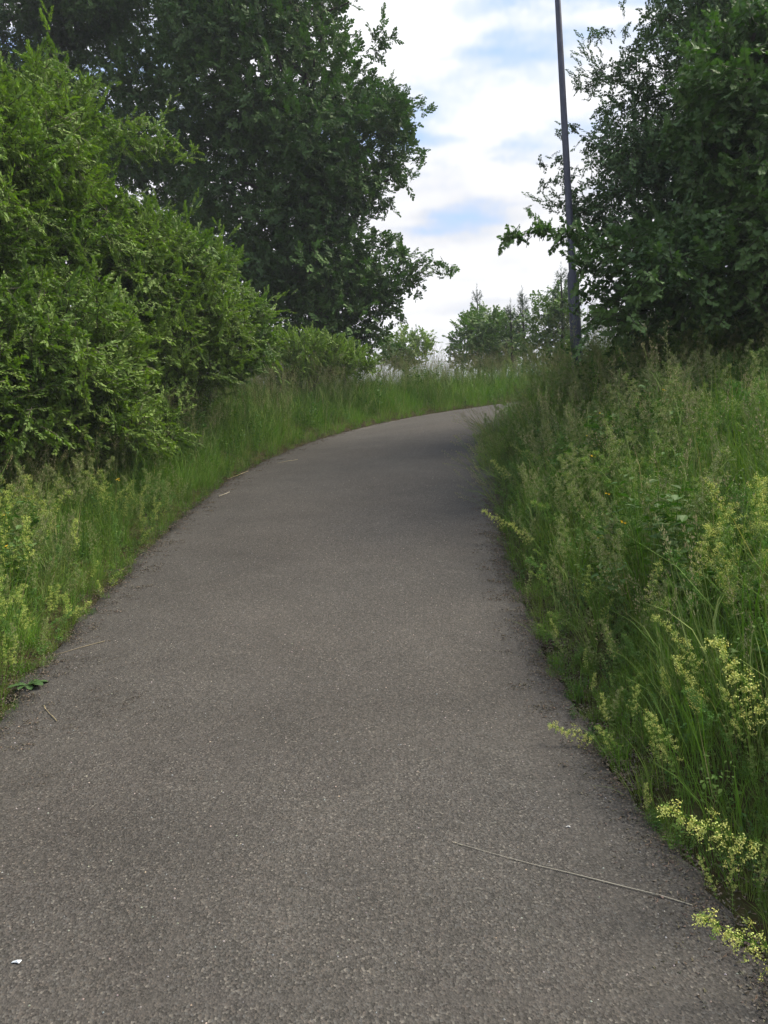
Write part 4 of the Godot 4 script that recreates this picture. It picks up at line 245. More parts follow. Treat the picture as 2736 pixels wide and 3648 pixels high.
# ---------------------------------------------------------------- path and ground
func track(s: float) -> Array:
	# [x, z, height, heading, half width on the near side, half width on the far side] at arc length s
	var f := clampf((s + 7.0) / 0.5, 0.0, TRACK.size() / 6 - 1.001)
	var i := int(f)
	var n := TRACK.size() / 6
	var o := []
	for k in 6:
		o.append(cubic_interpolate(TRACK[i * 6 + k], TRACK[mini(i + 1, n - 1) * 6 + k], TRACK[maxi(i - 1, 0) * 6 + k], TRACK[mini(i + 2, n - 1) * 6 + k], f - i))
	return o

func nearest(x: float, z: float) -> Array:
	# [arc length, signed offset from the centre line, row]
	var n := TRACK.size() / 6
	var best := 1e9
	var bi := 0
	var i := 0
	while i < n:
		var dx: float = x - TRACK[i * 6]
		var dz: float = z - TRACK[i * 6 + 1]
		var d := dx * dx + dz * dz
		if d < best:
			best = d; bi = i
		i += 4
	for k in range(maxi(bi - 4, 0), mini(bi + 5, n)):
		var dx: float = x - TRACK[k * 6]
		var dz: float = z - TRACK[k * 6 + 1]
		var d := dx * dx + dz * dz
		if d < best:
			best = d; bi = k
	var th: float = TRACK[bi * 6 + 3]
	var ex: float = x - TRACK[bi * 6]
	var ez: float = z - TRACK[bi * 6 + 1]
	var along := ex * sin(th) - ez * cos(th)
	var t := ex * cos(th) + ez * sin(th)
	if bi == 0 or bi == n - 1:
		t = signf(t) * maxf(absf(t), sqrt(best) * 0.7) if absf(along) > 0.5 else t
	return [bi * 0.5 - 7.0 + clampf(along, -0.3, 0.3), t, bi]

func land(x: float, z: float) -> Array:
	# [height, metres outside the path edge, side, arc length]
	var q := nearest(x, z)
	var i: int = q[2]
	var s: float = q[0]
	var up := (TRACK[mini(i + 1, TRACK.size() / 6 - 1) * 6 + 2] - TRACK[maxi(i - 1, 0) * 6 + 2]) as float
	var h: float = TRACK[i * 6 + 2] + up * clampf(s - (i * 0.5 - 7.0), -0.3, 0.3)
	var t: float = q[1]
	var e: float = t - TRACK[i * 6 + 5] if t > 0 else -t - TRACK[i * 6 + 4]
	var y := h
	if e < 0.06:
		y = h - 0.07
	elif t > 0:
		var big := lerpf(1.15, 0.55, smoothstep(12.0, 19.0, s))
		y = h - 0.035 + big * (1.0 - exp(-(e - 0.06) / 1.5)) + bump.get_noise_2d(x * 60, z * 60) * 0.06
	else:
		var a := 0.30 * (1.0 - exp(-e / 2.2))
		var b := 0.62 * (1.0 - exp(-e / 1.3)) - 0.05 * maxf(0.0, e - 6.5)
		y = h - 0.035 + lerpf(a, b, smoothstep(6.0, 12.0, s)) + bump.get_noise_2d(x * 60, z * 60) * 0.06
	var far := Vector2(x - 2.0, z + 8.0).length()
	var w := smoothstep(26.0, 48.0, far)
	if w > 0.0:
		var open := (3.6 if z < -8.0 else lerpf(3.6, -1.5, smoothstep(-8.0, 20.0, z))) - 0.05 * maxf(0.0, far - 26.0)
		y = lerpf(y, maxf(open, -12.0) + bump.get_noise_2d(x * 4, z * 4) * 0.8, w)
	return [y, e, signf(t), s]

func grid() -> void:
	G.resize(GN * GM); GE.resize(GN * GM); GS.resize(GN * GM)
	for j in GM:
		for i in GN:
			var l := land(GX0 + i * GD, GZ0 + j * GD)
			G[j * GN + i] = l[0]; GE[j * GN + i] = l[1]; GS[j * GN + i] = (l[3] + 20.0) * (l[2] if l[2] != 0.0 else 1.0)

func gy(x: float, z: float) -> float:
	var fx := clampf((x - GX0) / GD, 0, GN - 1.01)
	var fz := clampf((z - GZ0) / GD, 0, GM - 1.01)
	var i := int(fx); var j := int(fz)
	fx -= i; fz -= j
	var k := j * GN + i
	return lerpf(lerpf(G[k], G[k + 1], fx), lerpf(G[k + GN], G[k + GN + 1], fx), fz)

func edge_of(x: float, z: float) -> float:
	var fx := clampf((x - GX0) / GD, 0, GN - 1.01)
	var fz := clampf((z - GZ0) / GD, 0, GM - 1.01)
	var i := int(fx); var j := int(fz)
	fx -= i; fz -= j
	var k := j * GN + i
	return lerpf(lerpf(GE[k], GE[k + 1], fx), lerpf(GE[k + GN], GE[k + GN + 1], fx), fz)

func side_of(x: float, z: float) -> float:
	return GS[clampi(roundi((z - GZ0) / GD), 0, GM - 1) * GN + clampi(roundi((x - GX0) / GD), 0, GN - 1)]

func noise_tex(kind: int, freq: float, side: int, ramp: Array, seed_: int, normal := 0.0, ret := -1, fractal := 0) -> NoiseTexture2D:
	var f := FastNoiseLite.new()
	f.noise_type = kind
	f.seed = seed_
	f.frequency = freq
	f.fractal_type = FastNoiseLite.FRACTAL_FBM if fractal else FastNoiseLite.FRACTAL_NONE
	f.fractal_octaves = maxi(fractal, 1)
	if ret >= 0:
		f.cellular_return_type = ret
	f.cellular_jitter = 1.0
	var t := NoiseTexture2D.new()
	t.width = side; t.height = side
	t.seamless = true
	t.seamless_blend_skirt = 0.05
	t.noise = f
	if normal > 0.0:
		t.as_normal_map = true
		t.bump_strength = normal
	elif ramp.size():
		var g := Gradient.new()
		var off := PackedFloat32Array()
		var col := PackedColorArray()
		for r in ramp:
			off.push_back(r[0]); col.push_back(r[1])
		g.offsets = off; g.colors = col
		t.color_ramp = g
	return t

func sheet(xs: Array, zs: Array, m: Material) -> ArrayMesh:
	var st := SurfaceTool.new()
	st.begin(Mesh.PRIMITIVE_TRIANGLES)
	st.set_smooth_group(0)
	for z in zs:
		for x in xs:
			st.add_vertex(Vector3(x, land(x, z)[0], z))
	for j in zs.size() - 1:
		for i in xs.size() - 1:
			var a := j * xs.size() + i
			for k in [a, a + 1, a + xs.size(), a + 1, a + xs.size() + 1, a + xs.size()]:
				st.add_index(k)
	st.generate_normals()
	var o := st.commit()
	o.surface_set_material(0, m)
	return o

func build_ground() -> void:
	var m := StandardMaterial3D.new()
	m.albedo_texture = noise_tex(FastNoiseLite.TYPE_SIMPLEX_SMOOTH, 0.02, 512, [[0.0, Color(0.14, 0.12, 0.085)], [0.45, Color(0.22, 0.19, 0.12)], [0.6, Color(0.2, 0.22, 0.11)], [1.0, Color(0.33, 0.29, 0.2)]], 3, 0.0, -1, 4)
	m.normal_enabled = true
	m.normal_texture = noise_tex(FastNoiseLite.TYPE_SIMPLEX_SMOOTH, 0.05, 512, [], 5, 6.0, -1, 4)
	m.uv1_triplanar = true
	m.uv1_world_triplanar = true
	m.uv1_scale = Vector3(0.9, 0.9, 0.9)
	m.roughness = 1.0
	m.metallic_specular = 0.2
	var xs := []
	var zs := []
	for v in [-260, -180, -110, -75, -55, -42, -34, -28]: xs.append(float(v))
	var q := -24.0
	while q < 26.0:
		xs.append(q); q += 0.28
	for v in [28, 34, 42, 55, 75, 110, 180, 260]: xs.append(float(v))
	for v in [-280, -190, -120, -85, -65, -52, -44, -38]: zs.append(float(v))
	q = -34.0
	while q < 9.0:
		zs.append(q); q += 0.28
	for v in [11, 15, 22, 34, 55, 90, 160, 240]: zs.append(float(v))
	var g := part(self, "ground", sheet(xs, zs, m))
	g.set_meta("kind", "structure")

func build_path() -> void:
	var m := StandardMaterial3D.new()
	m.vertex_color_use_as_albedo = true
	m.albedo_texture = noise_tex(FastNoiseLite.TYPE_CELLULAR, 0.105, 2048, [[0.0, Color(0.25, 0.238, 0.223)], [0.25, Color(0.305, 0.29, 0.273)], [0.45, Color(0.345, 0.328, 0.31)], [0.65, Color(0.367, 0.35, 0.332)], [0.8, Color(0.42, 0.387, 0.358)], [0.9, Color(0.405, 0.396, 0.384)], [0.97, Color(0.475, 0.447, 0.415)], [1.0, Color(0.57, 0.545, 0.51)]], 11, 0.0, FastNoiseLite.RETURN_CELL_VALUE)
	m.normal_enabled = true
	m.normal_texture = noise_tex(FastNoiseLite.TYPE_CELLULAR, 0.105, 2048, [], 11, 5.0, FastNoiseLite.RETURN_DISTANCE)
	m.normal_scale = 1.0
	m.uv1_triplanar = true
	m.uv1_world_triplanar = true
	m.uv1_scale = Vector3(0.74, 0.74, 0.74)
	m.roughness = 0.88
	m.metallic_specular = 0.35
	var st := SurfaceTool.new()
	st.begin(Mesh.PRIMITIVE_TRIANGLES)
	st.set_smooth_group(0)
	var rows := 620
	var cols := 34
	for r in rows + 1:
		var s := -6.9 + 40.3 * r / rows
		var k := track(s)
		var nx := cos(k[3]); var nz := sin(k[3])
		var el: float = k[4] + bump.get_noise_2d(s * 90, 11.0) * 0.06 + bump.get_noise_2d(s * 420, 51.0) * 0.045
		var er: float = k[5] + bump.get_noise_2d(s * 90, 91.0) * 0.06 + bump.get_noise_2d(s * 420, 151.0) * 0.045
		for c in cols + 1:
			var f := clampf((c - 1.0) / (cols - 2.0), 0, 1)
			var t := lerpf(-el, er, f)
			var drop := 0.0
			if c == 0:
				t -= 0.03; drop = 0.06
			elif c == cols:
				t += 0.03; drop = 0.06
			var x: float = k[0] + nx * t
			var z: float = k[1] + nz * t
			var y: float = k[2] + 0.02 * (1.0 - pow(t / 1.5, 2)) - drop + bump.get_noise_2d(x * 40, z * 40) * 0.008 + bump.get_noise_2d(x * 160, z * 160) * 0.003
			# worn and dusty patches in the asphalt
			var p := 1.0 + bump.get_noise_2d(x * 26 + 400, z * 26) * 0.15 + bump.get_noise_2d(x * 95, z * 95 + 300) * 0.12
			var w := bump.get_noise_2d(x * 20 + 900, z * 20) * 0.05
			var dust := smoothstep(11.5, 14.0, s) * smoothstep(0.34, 0.1, t + el + 0.16 * bump.get_noise_2d(x * 300, z * 300)) * (0.5 + 0.7 * bump.get_noise_2d(x * 700, z * 700 + 50.0) + 0.4)
			p *= 0.66 + 0.4 * dust
			st.set_color(Color(0.925 * p + w * 0.3, 0.94 * p, 0.942 * p - w * 0.3))
			st.add_vertex(Vector3(x, y, z))
	for r in rows:
		for c in cols:
			var a := r * (cols + 1) + c
			var b := a + cols + 1
			for q in [a, b, a + 1, a + 1, b, b + 1]:
				st.add_index(q)
	st.generate_normals()
	var am := st.commit()
	am.surface_set_material(0, m)
	var o := part(self, "footpath", am)
	tag(o, "grey-brown asphalt footpath bending right uphill", "", "", "structure")

# ---------------------------------------------------------------- leaves, sprigs, trees
const OUTLINE := {
	"oak": [[0.03, 0.0], [0.09, 0.14], [0.22, 0.27], [0.13, 0.37], [0.31, 0.55], [0.18, 0.63], [0.29, 0.8], [0.15, 0.93], [0.0, 1.0]],
	"maple": [[0.0, 0.0], [0.30, 0.06], [0.2, 0.2], [0.56, 0.4], [0.27, 0.48], [0.33, 0.72], [0.13, 0.72], [0.0, 1.0]],
	"thorn": [[0.02, 0.0], [0.08, 0.22], [0.38, 0.42], [0.2, 0.54], [0.32, 0.78], [0.1, 0.84], [0.0, 1.0]],
	"oval": [[0.0, 0.0], [0.2, 0.22], [0.25, 0.48], [0.15, 0.8], [0.0, 1.0]],
	"spear": [[0.0, 0.0], [0.1, 0.3], [0.08, 0.65], [0.0, 1.0]],
}

func leaf_buf(kind: String, col: Color, fold := 0.25, curl := 0.18) -> Buf:
	var b := Buf.new()
	var o: Array = OUTLINE[kind]
	for sgn in [-1.0, 1.0]:
		for i in o.size() - 1:
			var a0 := Vector3(0, o[i][1], -curl * o[i][1] * o[i][1])
			var a1 := Vector3(0, o[i + 1][1], -curl * o[i + 1][1] * o[i + 1][1])
			var b0 := Vector3(sgn * o[i][0], o[i][1], a0.z + fold * o[i][0])
			var b1 := Vector3(sgn * o[i + 1][0], o[i + 1][1], a1.z + fold * o[i + 1][0])
			if o[i][0] > 0.0:
				b.tri(a0, b0, a1, col)
			if o[i + 1][0] > 0.0:
				b.tri(a1, b0, b1, col)
			elif o[i][0] > 0.0:
				pass
	return b

# a sprig: a short stem along +y with leaves, top side towards +z
func sprig(kind: String, n: int, length: float, size: float, col: Color, stem_col: Color, spread := 0.9) -> Dictionary:
	var all := Buf.new()
	var stem := Buf.new()
	var pts := [Vector3.ZERO, Vector3(0.02, length * 0.5, 0.01) , Vector3(-0.01, length, -0.02)]
	tube(stem, pts, [0.004, 0.003, 0.0015], 3, stem_col)
	var tfs := []
	for i in n:
		var f := (i + 0.6) / n
		var y := length * (0.12 + 0.88 * f)
		var sgn := 1.0 if i % 2 else -1.0
		var out := spread * (1.0 - 0.75 * f * f)
		var d := Vector3(sgn * out, 0.75 + rng.randf_range(-0.3, 0.3), rng.randf_range(-0.6, 0.6)).normalized()
		if i == n - 1:
			d = Vector3(rng.randf_range(-0.3, 0.3), 1, 0.1).normalized()
		var nn := Vector3(rng.randf_range(-0.8, 0.8), rng.randf_range(-0.6, 0.6), 1.0)
		var s := size * rng.randf_range(0.72, 1.12)
		tfs.append(Transform3D(frame(d, nn).scaled(Vector3(s, s, s)), Vector3(rng.randf_range(-0.01, 0.01), y, rng.randf_range(-0.01, 0.01))))
	for t in tfs:
		all.add(leaf_buf(kind, col, rng.randf_range(0.1, 0.4), rng.randf_range(0.05, 0.3)), t, vary(Color(1, 1, 1), 0.16))
	var flat := Buf.new()
	flat.v = stem.v.duplicate(); flat.c = stem.c.duplicate()
	all.add(flat, Transform3D.IDENTITY, Color(1, 1, 1))
	return {"all": all, "stem": stem, "leaves": tfs, "kind": kind, "col": col}

func limb(from: Vector3, to: Vector3, r0: float, r1: float, sides := 5) -> Buf:
	var b := Buf.new()
	var pts := []
	var rad := []
	var n := 6
	var mid := (from + to) * 0.5 + Vector3(rng.randf_range(-0.12, 0.12), rng.randf_range(-0.02, 0.16), rng.randf_range(-0.12, 0.12)) * from.distance_to(to)
	for i in n + 1:
		var f := float(i) / n
		pts.append(from.lerp(mid, f).lerp(mid.lerp(to, f), f) + rdir() * r1 * 0.6)
		rad.append(lerpf(r0, r1, pow(f, 0.7)))
	tube(b, pts, rad, sides, Color(1, 1, 1))
	return b

func tree(called: String, label: String, category: String, group: String, base_x: float, base_z: float, crown_key: String, spec: Dictionary) -> Node3D:
	var base := Vector3(base_x, gy(base_x, base_z) - 0.05, base_z)
	var t := thing(called, base, label, category, group)
	var cl: Array = CROWN[crown_key]
	var n := cl.size() / 4
	var mid := Vector3.ZERO
	var top := -1e9
	var low := 1e9
	for i in n:
		mid += Vector3(cl[i * 4], cl[i * 4 + 1], cl[i * 4 + 2])
		top = maxf(top, cl[i * 4 + 1])
		low = minf(low, cl[i * 4 + 1])
	mid /= n
	var bark: Material = mats[spec.get("bark", "bark")]
	# trunk or several stems
	var stems: int = spec.get("stems", 1)
	var trunk_tops := []
	var tr: float = spec.trunk
	for k in stems:
		var end := mid + Vector3(rng.randf_range(-0.5, 0.5), 0, rng.randf_range(-0.5, 0.5)) * (0.5 if stems == 1 else 2.2)
		if stems > 1:
			end += ((end - eye) * Vector3(1, 0, 1)).normalized() * 0.7
		end.y = lerpf(low, top, spec.get("trunk_top", 0.7 if stems == 1 else 0.45))
		var foot := Vector3(rng.randf_range(-0.3, 0.3), 0, rng.randf_range(-0.3, 0.3)) * (0.0 if stems == 1 else 1.0)
		var b := Buf.new()
		var pts := []
		var rad := []
		var rel := end - base
		for i in 9:
			var f := i / 8.0
			pts.append(foot + Vector3(rel.x * f * f, rel.y * f, rel.z * f * f) + Vector3(rng.randf_range(-1, 1), 0, rng.randf_range(-1, 1)) * tr * 0.6 * minf(1, i))
			rad.append(tr * lerpf(1.0, 0.16, f) * (1.35 if i == 0 else 1.0))
		tube(b, pts, rad, 9 if stems == 1 else 6, Color(1, 1, 1))
		part(t, "trunk" if stems == 1 else "stem", b.mesh(bark))
		trunk_tops.append(pts)
	var order := range(n)
	var limbs: int = spec.get("limbs", 14)
	for k in limbs:
		var i: int = order[rng.randi() % n]
		if stems > 1 or spec.get("inner", false):
			for tries in 14:   # limbs run inside the shrub, not out of its face
				if Vector3(cl[i * 4], cl[i * 4 + 1], cl[i * 4 + 2]).distance_to(eye) > mid.distance_to(eye) + 0.35: break
				i = order[rng.randi() % n]
		var c := Vector3(cl[i * 4], cl[i * 4 + 1], cl[i * 4 + 2]) - base
		var pts: Array = trunk_tops[k % stems]
		var from: Vector3 = pts[4]
		for p in pts:
			if p.y < c.y - 0.25 * Vector2(c.x - p.x, c.z - p.z).length() and p.y > 0.5:
				from = p
		part(t, "limb", limb(from, from.lerp(c, 0.9), tr * (0.38 if stems == 1 else 0.22), tr * 0.07).mesh(bark))
	# leaf sprigs
	var variants: Array = spec.sprigs
	var bufs := []
	for v in variants: bufs.append(PackedFloat32Array())
	var tint_a: Color = spec.get("tint_a", Color(1, 1, 1))
	var tint_b: Color = spec.get("tint_b", Color(0.7, 0.75, 0.7))
	var dens: float = spec.dens
	var near := []
	for i in n:
		var c := Vector3(cl[i * 4], cl[i * 4 + 1], cl[i * 4 + 2])
		var r: float = cl[i * 4 + 3]
		var count := maxi(5, int(dens * 4.0 * PI * r * r * lerpf(0.4, 1.25, rng.randf())))
		var away := (c - mid).normalized()
		var ct := tint_a.lerp(tint_b, rng.randf())
		for k in count:
			var d := rdir()
			var p := c + d * r * pow(rng.randf(), 0.4) * Vector3(1.1, spec.get("flat", 0.8), 1.1)
			if p.y < gy(p.x, p.z) + 0.05:
				continue
			var dir := (d * 0.5 + away * 0.25 + Vector3(0, spec.get("up", 0.1), 0) + rdir() * 0.75).normalized()
			var nn := Vector3(0, 1, 0) + d * 0.45 + rdir() * 0.7
			var sc := rng.randf_range(0.8, 1.2) * clampf(r / 0.16, 0.74, 1.0)
			var tf := Transform3D(frame(dir, nn).scaled(Vector3(sc, sc, sc)), p - dir * 0.1 - base)
			var tint := ct * rng.randf_range(0.82, 1.0)
			var w := rng.randi() % variants.size()
			if spec.get("parts", 0) > 0:
				var vd := (p - eye)
				var toward := d.dot(-vd.normalized())
				if toward > 0.3:
					near.append([vd.length() - toward * r * 0.6, tf, w])
			put(bufs[w], tf, tint)
	# shoots that break the outline
	for k in spec.get("shoots", 0):
		var i: int = rng.randi() % n
		var c := Vector3(cl[i * 4], cl[i * 4 + 1], cl[i * 4 + 2])
		var r: float = cl[i * 4 + 3]
		var d := (rdir() + (c - mid).normalized() * 0.8 + Vector3(0, 0.3, 0)).normalized()
		var dir := (d * 0.7 + Vector3(0, spec.get("up", 0.1) + 0.25, 0) + rdir() * 0.35).normalized()
		var length: float = rng.randf_range(0.25, 0.6) * spec.get("shoot", 1.0)
		var ct := tint_a.lerp(tint_b, rng.randf() * 0.5)
		var m2 := maxi(3, int(length / 0.1))
		for q in m2:
			var f := (q + 0.5) / m2
			var dd := (dir + rdir() * 0.5).normalized()
			put(bufs[rng.randi() % variants.size()], Transform3D(frame(dd, Vector3.UP + rdir() * 0.6).scaled(Vector3.ONE * lerpf(0.85, 0.5, f)), c + d * r * 0.9 + dir * length * f + Vector3(0, -0.15 * f * f * length, 0) - base), ct)
	var cm: Material = mats[spec.leaf]
	for w in variants.size():
		many(t, "crown", variants[w].all.mesh(cm), bufs[w])
	# the twigs that show largest are built leaf by leaf
	if near.size():
		near.sort_custom(func(a, b): return a[0] < b[0])
		var lm: Mesh = leaf_buf(variants[0].kind, variants[0].col).mesh(cm)
		var sm := []
		for v in variants: sm.append(v.stem.mesh(bark))
		for k in mini(spec.parts, near.size()):
			var v: Dictionary = variants[near[k][2]]
			var tw := part(t, "twig", sm[near[k][2]], near[k][1].translated(((eye - base) - near[k][1].origin).normalized() * 0.06))
			for lt in v.leaves:
				part(tw, "leaf", lm, lt)
	return t

# ---------------------------------------------------------------- verge plants
func blade(b: Buf, at: Vector3, lean: Vector3, h: float, w: float, col: Color, segs := 3) -> void:
	var across := lean.cross(Vector3.UP)
	across = (across.normalized() if across.length() > 0.01 else Vector3(1, 0, 0)).rotated(Vector3.UP, rng.randf_range(-0.9, 0.9)) * w * 0.5
	var prev := at
	var pw := across
	for i in range(1, segs + 1):
		var f := float(i) / segs
		var p := at + Vector3(0, h * (f - 0.28 * f * f * lean.length()), 0) + lean * h * f * f
		var cw := across * (1.0 - pow(f, 1.6))
		if i == segs:
			b.tri(prev - pw, p, prev + pw, col)
		else:
			b.quad(prev - pw, p - cw, p + cw, prev + pw, col)
		prev = p; pw = cw

func tuft(n: int, h: float, radius: float, w: float, col: Color, dry: Color, dry_share: float) -> Buf:
	var b := Buf.new()
	for i in n:
		var a := rng.randf() * TAU
		var r := radius * sqrt(rng.randf())
		var at := Vector3(cos(a) * r, -0.03, sin(a) * r)
		var lean := (Vector3(cos(a), 0, sin(a)) * rng.randf_range(0.0, 0.5) + Vector3(rng.randf_range(-0.3, 0.3), 0, rng.randf_range(-0.3, 0.3)))
		blade(b, at, lean, h * rng.randf_range(0.5, 1.1), w * rng.randf_range(0.7, 1.3), vary(dry if rng.randf() < dry_share else col, 0.22))
	return b

func ribbon(b: Buf, pts: Array, w: float, col: Color) -> void:
	for i in pts.size() - 1:
		var d: Vector3 = pts[i + 1] - pts[i]
		for ax in [Vector3(1, 0, 0.2), Vector3(0.2, 0, 1)]:
			var s: Vector3 = d.cross(ax).normalized() * w * 0.5
			b.quad(pts[i] - s, pts[i + 1] - s, pts[i + 1] + s, pts[i] + s, col)

func fleck(b: Buf, at: Vector3, size: float, col: Color) -> void:
	var d := rdir()
	var e := frame(d, rdir())
	var s := size * rng.randf_range(0.7, 1.2)
	b.tri(at - e.x * s * 0.5, at + e.y * s * 0.8, at + e.x * s * 0.5, col)
	b.tri(at - e.x * s * 0.5, at + e.x * s * 0.5, at - e.y * s * 0.5 + e.z * s * 0.2, col)

func seed_grass(h: float, heads: int, col: Color, head: Color, open: float) -> Buf:
	var b := Buf.new()
	for k in heads:
		var a := rng.randf() * TAU
		var at := Vector3(rng.randf_range(-0.08, 0.08), -0.03, rng.randf_range(-0.08, 0.08))
		var lean := Vector3(cos(a), 0, sin(a)) * rng.randf_range(0.05, 0.32)
		var hh := h * rng.randf_range(0.75, 1.15)
		var pts := []
		for i in 6:
			var f := i / 5.0
			pts.append(at + Vector3(0, hh * f, 0) + lean * hh * f * f)
		ribbon(b, pts, 0.0022, vary(col, 0.15))
		var tip: Vector3 = pts[5]
		var dn: Vector3 = (pts[4] - pts[5]).normalized()
		var hc := vary(head, 0.18)
		for i in 22:
			var f := rng.randf()
			var p := tip + dn * f * 0.15
			var q := p + Vector3(rng.randf_range(-1, 1), rng.randf_range(-0.1, 0.9), rng.randf_range(-1, 1)) * open * (0.25 + f)
			var s := frame((q - p + Vector3(0, 0.02, 0)), rdir())
			var l := rng.randf_range(0.008, 0.014)
			b.tri(q - s.x * 0.0022, q + s.y * l, q + s.x * 0.0022, hc)
			b.tri(q - s.z * 0.0022, q + s.y * l, q + s.z * 0.0022, hc)
			if i % 3 == 0:
				b.tri(p - s.x * 0.0007, q, p + s.x * 0.0007, hc)
		for i in 3:
			var f := rng.randf_range(0.05, 0.5)
			blade(b, at + Vector3(0, hh * f, 0) + lean * hh * f * f, rdir() * Vector3(0.9, 0, 0.9), hh * 0.35, 0.005, vary(col, 0.2))
	return b

# bedstraw: whorled stem and airy flower head. [stem, leaves, flowers]
func bedstraw(h: float, flowering: float, green: Color, bloom: Color, lean: Vector3) -> Array:
	var st := Buf.new()
	var lv := Buf.new()
	var fl := Buf.new()
	var pts := []
	for i in 9:
		var f := i / 8.0
		pts.append(Vector3(rng.randf_range(-0.008, 0.008), h * f * (1.0 - 0.35 * lean.length() * f), rng.randf_range(-0.008, 0.008)) + lean * h * f * f)
	ribbon(st, pts, 0.003, green * 1.15)
	var n := int(h / 0.042)
	for i in n:
		var f := (i + 0.5) / n
		var k := mini(int(f * 8), 7)
		var p: Vector3 = pts[k].lerp(pts[k + 1], f * 8 - k)
		var l := 0.034 * (1.15 - 0.5 * f)
		for j in 7:
			var a := TAU * j / 7 + i
			var d := Vector3(cos(a), rng.randf_range(-0.1, 0.5), sin(a)).normalized()
			var e := frame(d, Vector3.UP)
			lv.tri(p - e.x * 0.0034, p + d * l, p + e.x * 0.0034, vary(green, 0.2))
		if f > 0.42 and rng.randf() < 0.95:
			var side := 0.075 * (1.25 - f) * 1.6
			for j in 3:
				var a := rng.randf() * TAU
				var d := Vector3(cos(a), 0.75, sin(a)).normalized()
				var q := p + d * side * rng.randf_range(0.5, 1.1)
				ribbon(st, [p, q], 0.0014, green * 1.1)
				for c in 3:
					var o := q + rdir() * 0.011 - d * side * 0.25 * c
					var bc := vary(bloom if rng.randf() < flowering else green * 1.35, 0.16)
					for g in 16:
						fleck(fl, o + rdir() * 0.014 * sqrt(rng.randf()), 0.0052, vary(bc, 0.12))
	var tip: Vector3 = pts[8]
	for g in 26:
		fleck(fl, tip + rdir() * 0.016 - Vector3(0, 0.02, 0), 0.0062, vary(bloom if rng.randf() < flowering else green * 1.35, 0.16))
	return [st, lv, fl]

func herb(n: int, h: float, size: float, col: Color) -> Buf:
	var b := Buf.new()
	for i in n:
		var a := rng.randf() * TAU
		var at := Vector3(rng.randf_range(-0.07, 0.07), h * rng.randf_range(0.1, 1.0), rng.randf_range(-0.07, 0.07))
		var d := Vector3(cos(a), rng.randf_range(-0.1, 0.7), sin(a))
		var s := size * rng.randf_range(0.6, 1.2)
		b.add(leaf_buf("oval", vary(col, 0.2), 0.3, 0.2), Transform3D(frame(d, Vector3.UP + rdir() * 0.4).scaled(Vector3(s, s, s)), at), Color(1, 1, 1))
	for i in 4:
		ribbon(b, [Vector3(0, -0.03, 0), Vector3(rng.randf_range(-0.06, 0.06), h, rng.randf_range(-0.06, 0.06))], 0.0025, col)
	return b

func join(list: Array) -> Buf:
	var b := Buf.new()
	for o in list:
		b.add(o, Transform3D.IDENTITY, Color(1, 1, 1))
	return b

func upright(yaw: float, sc: float, tilt: Vector3) -> Basis:
	var y := (Vector3.UP + tilt).normalized()
	return frame(y, Vector3(sin(yaw), 0, cos(yaw))).scaled(Vector3(sc, sc, sc))

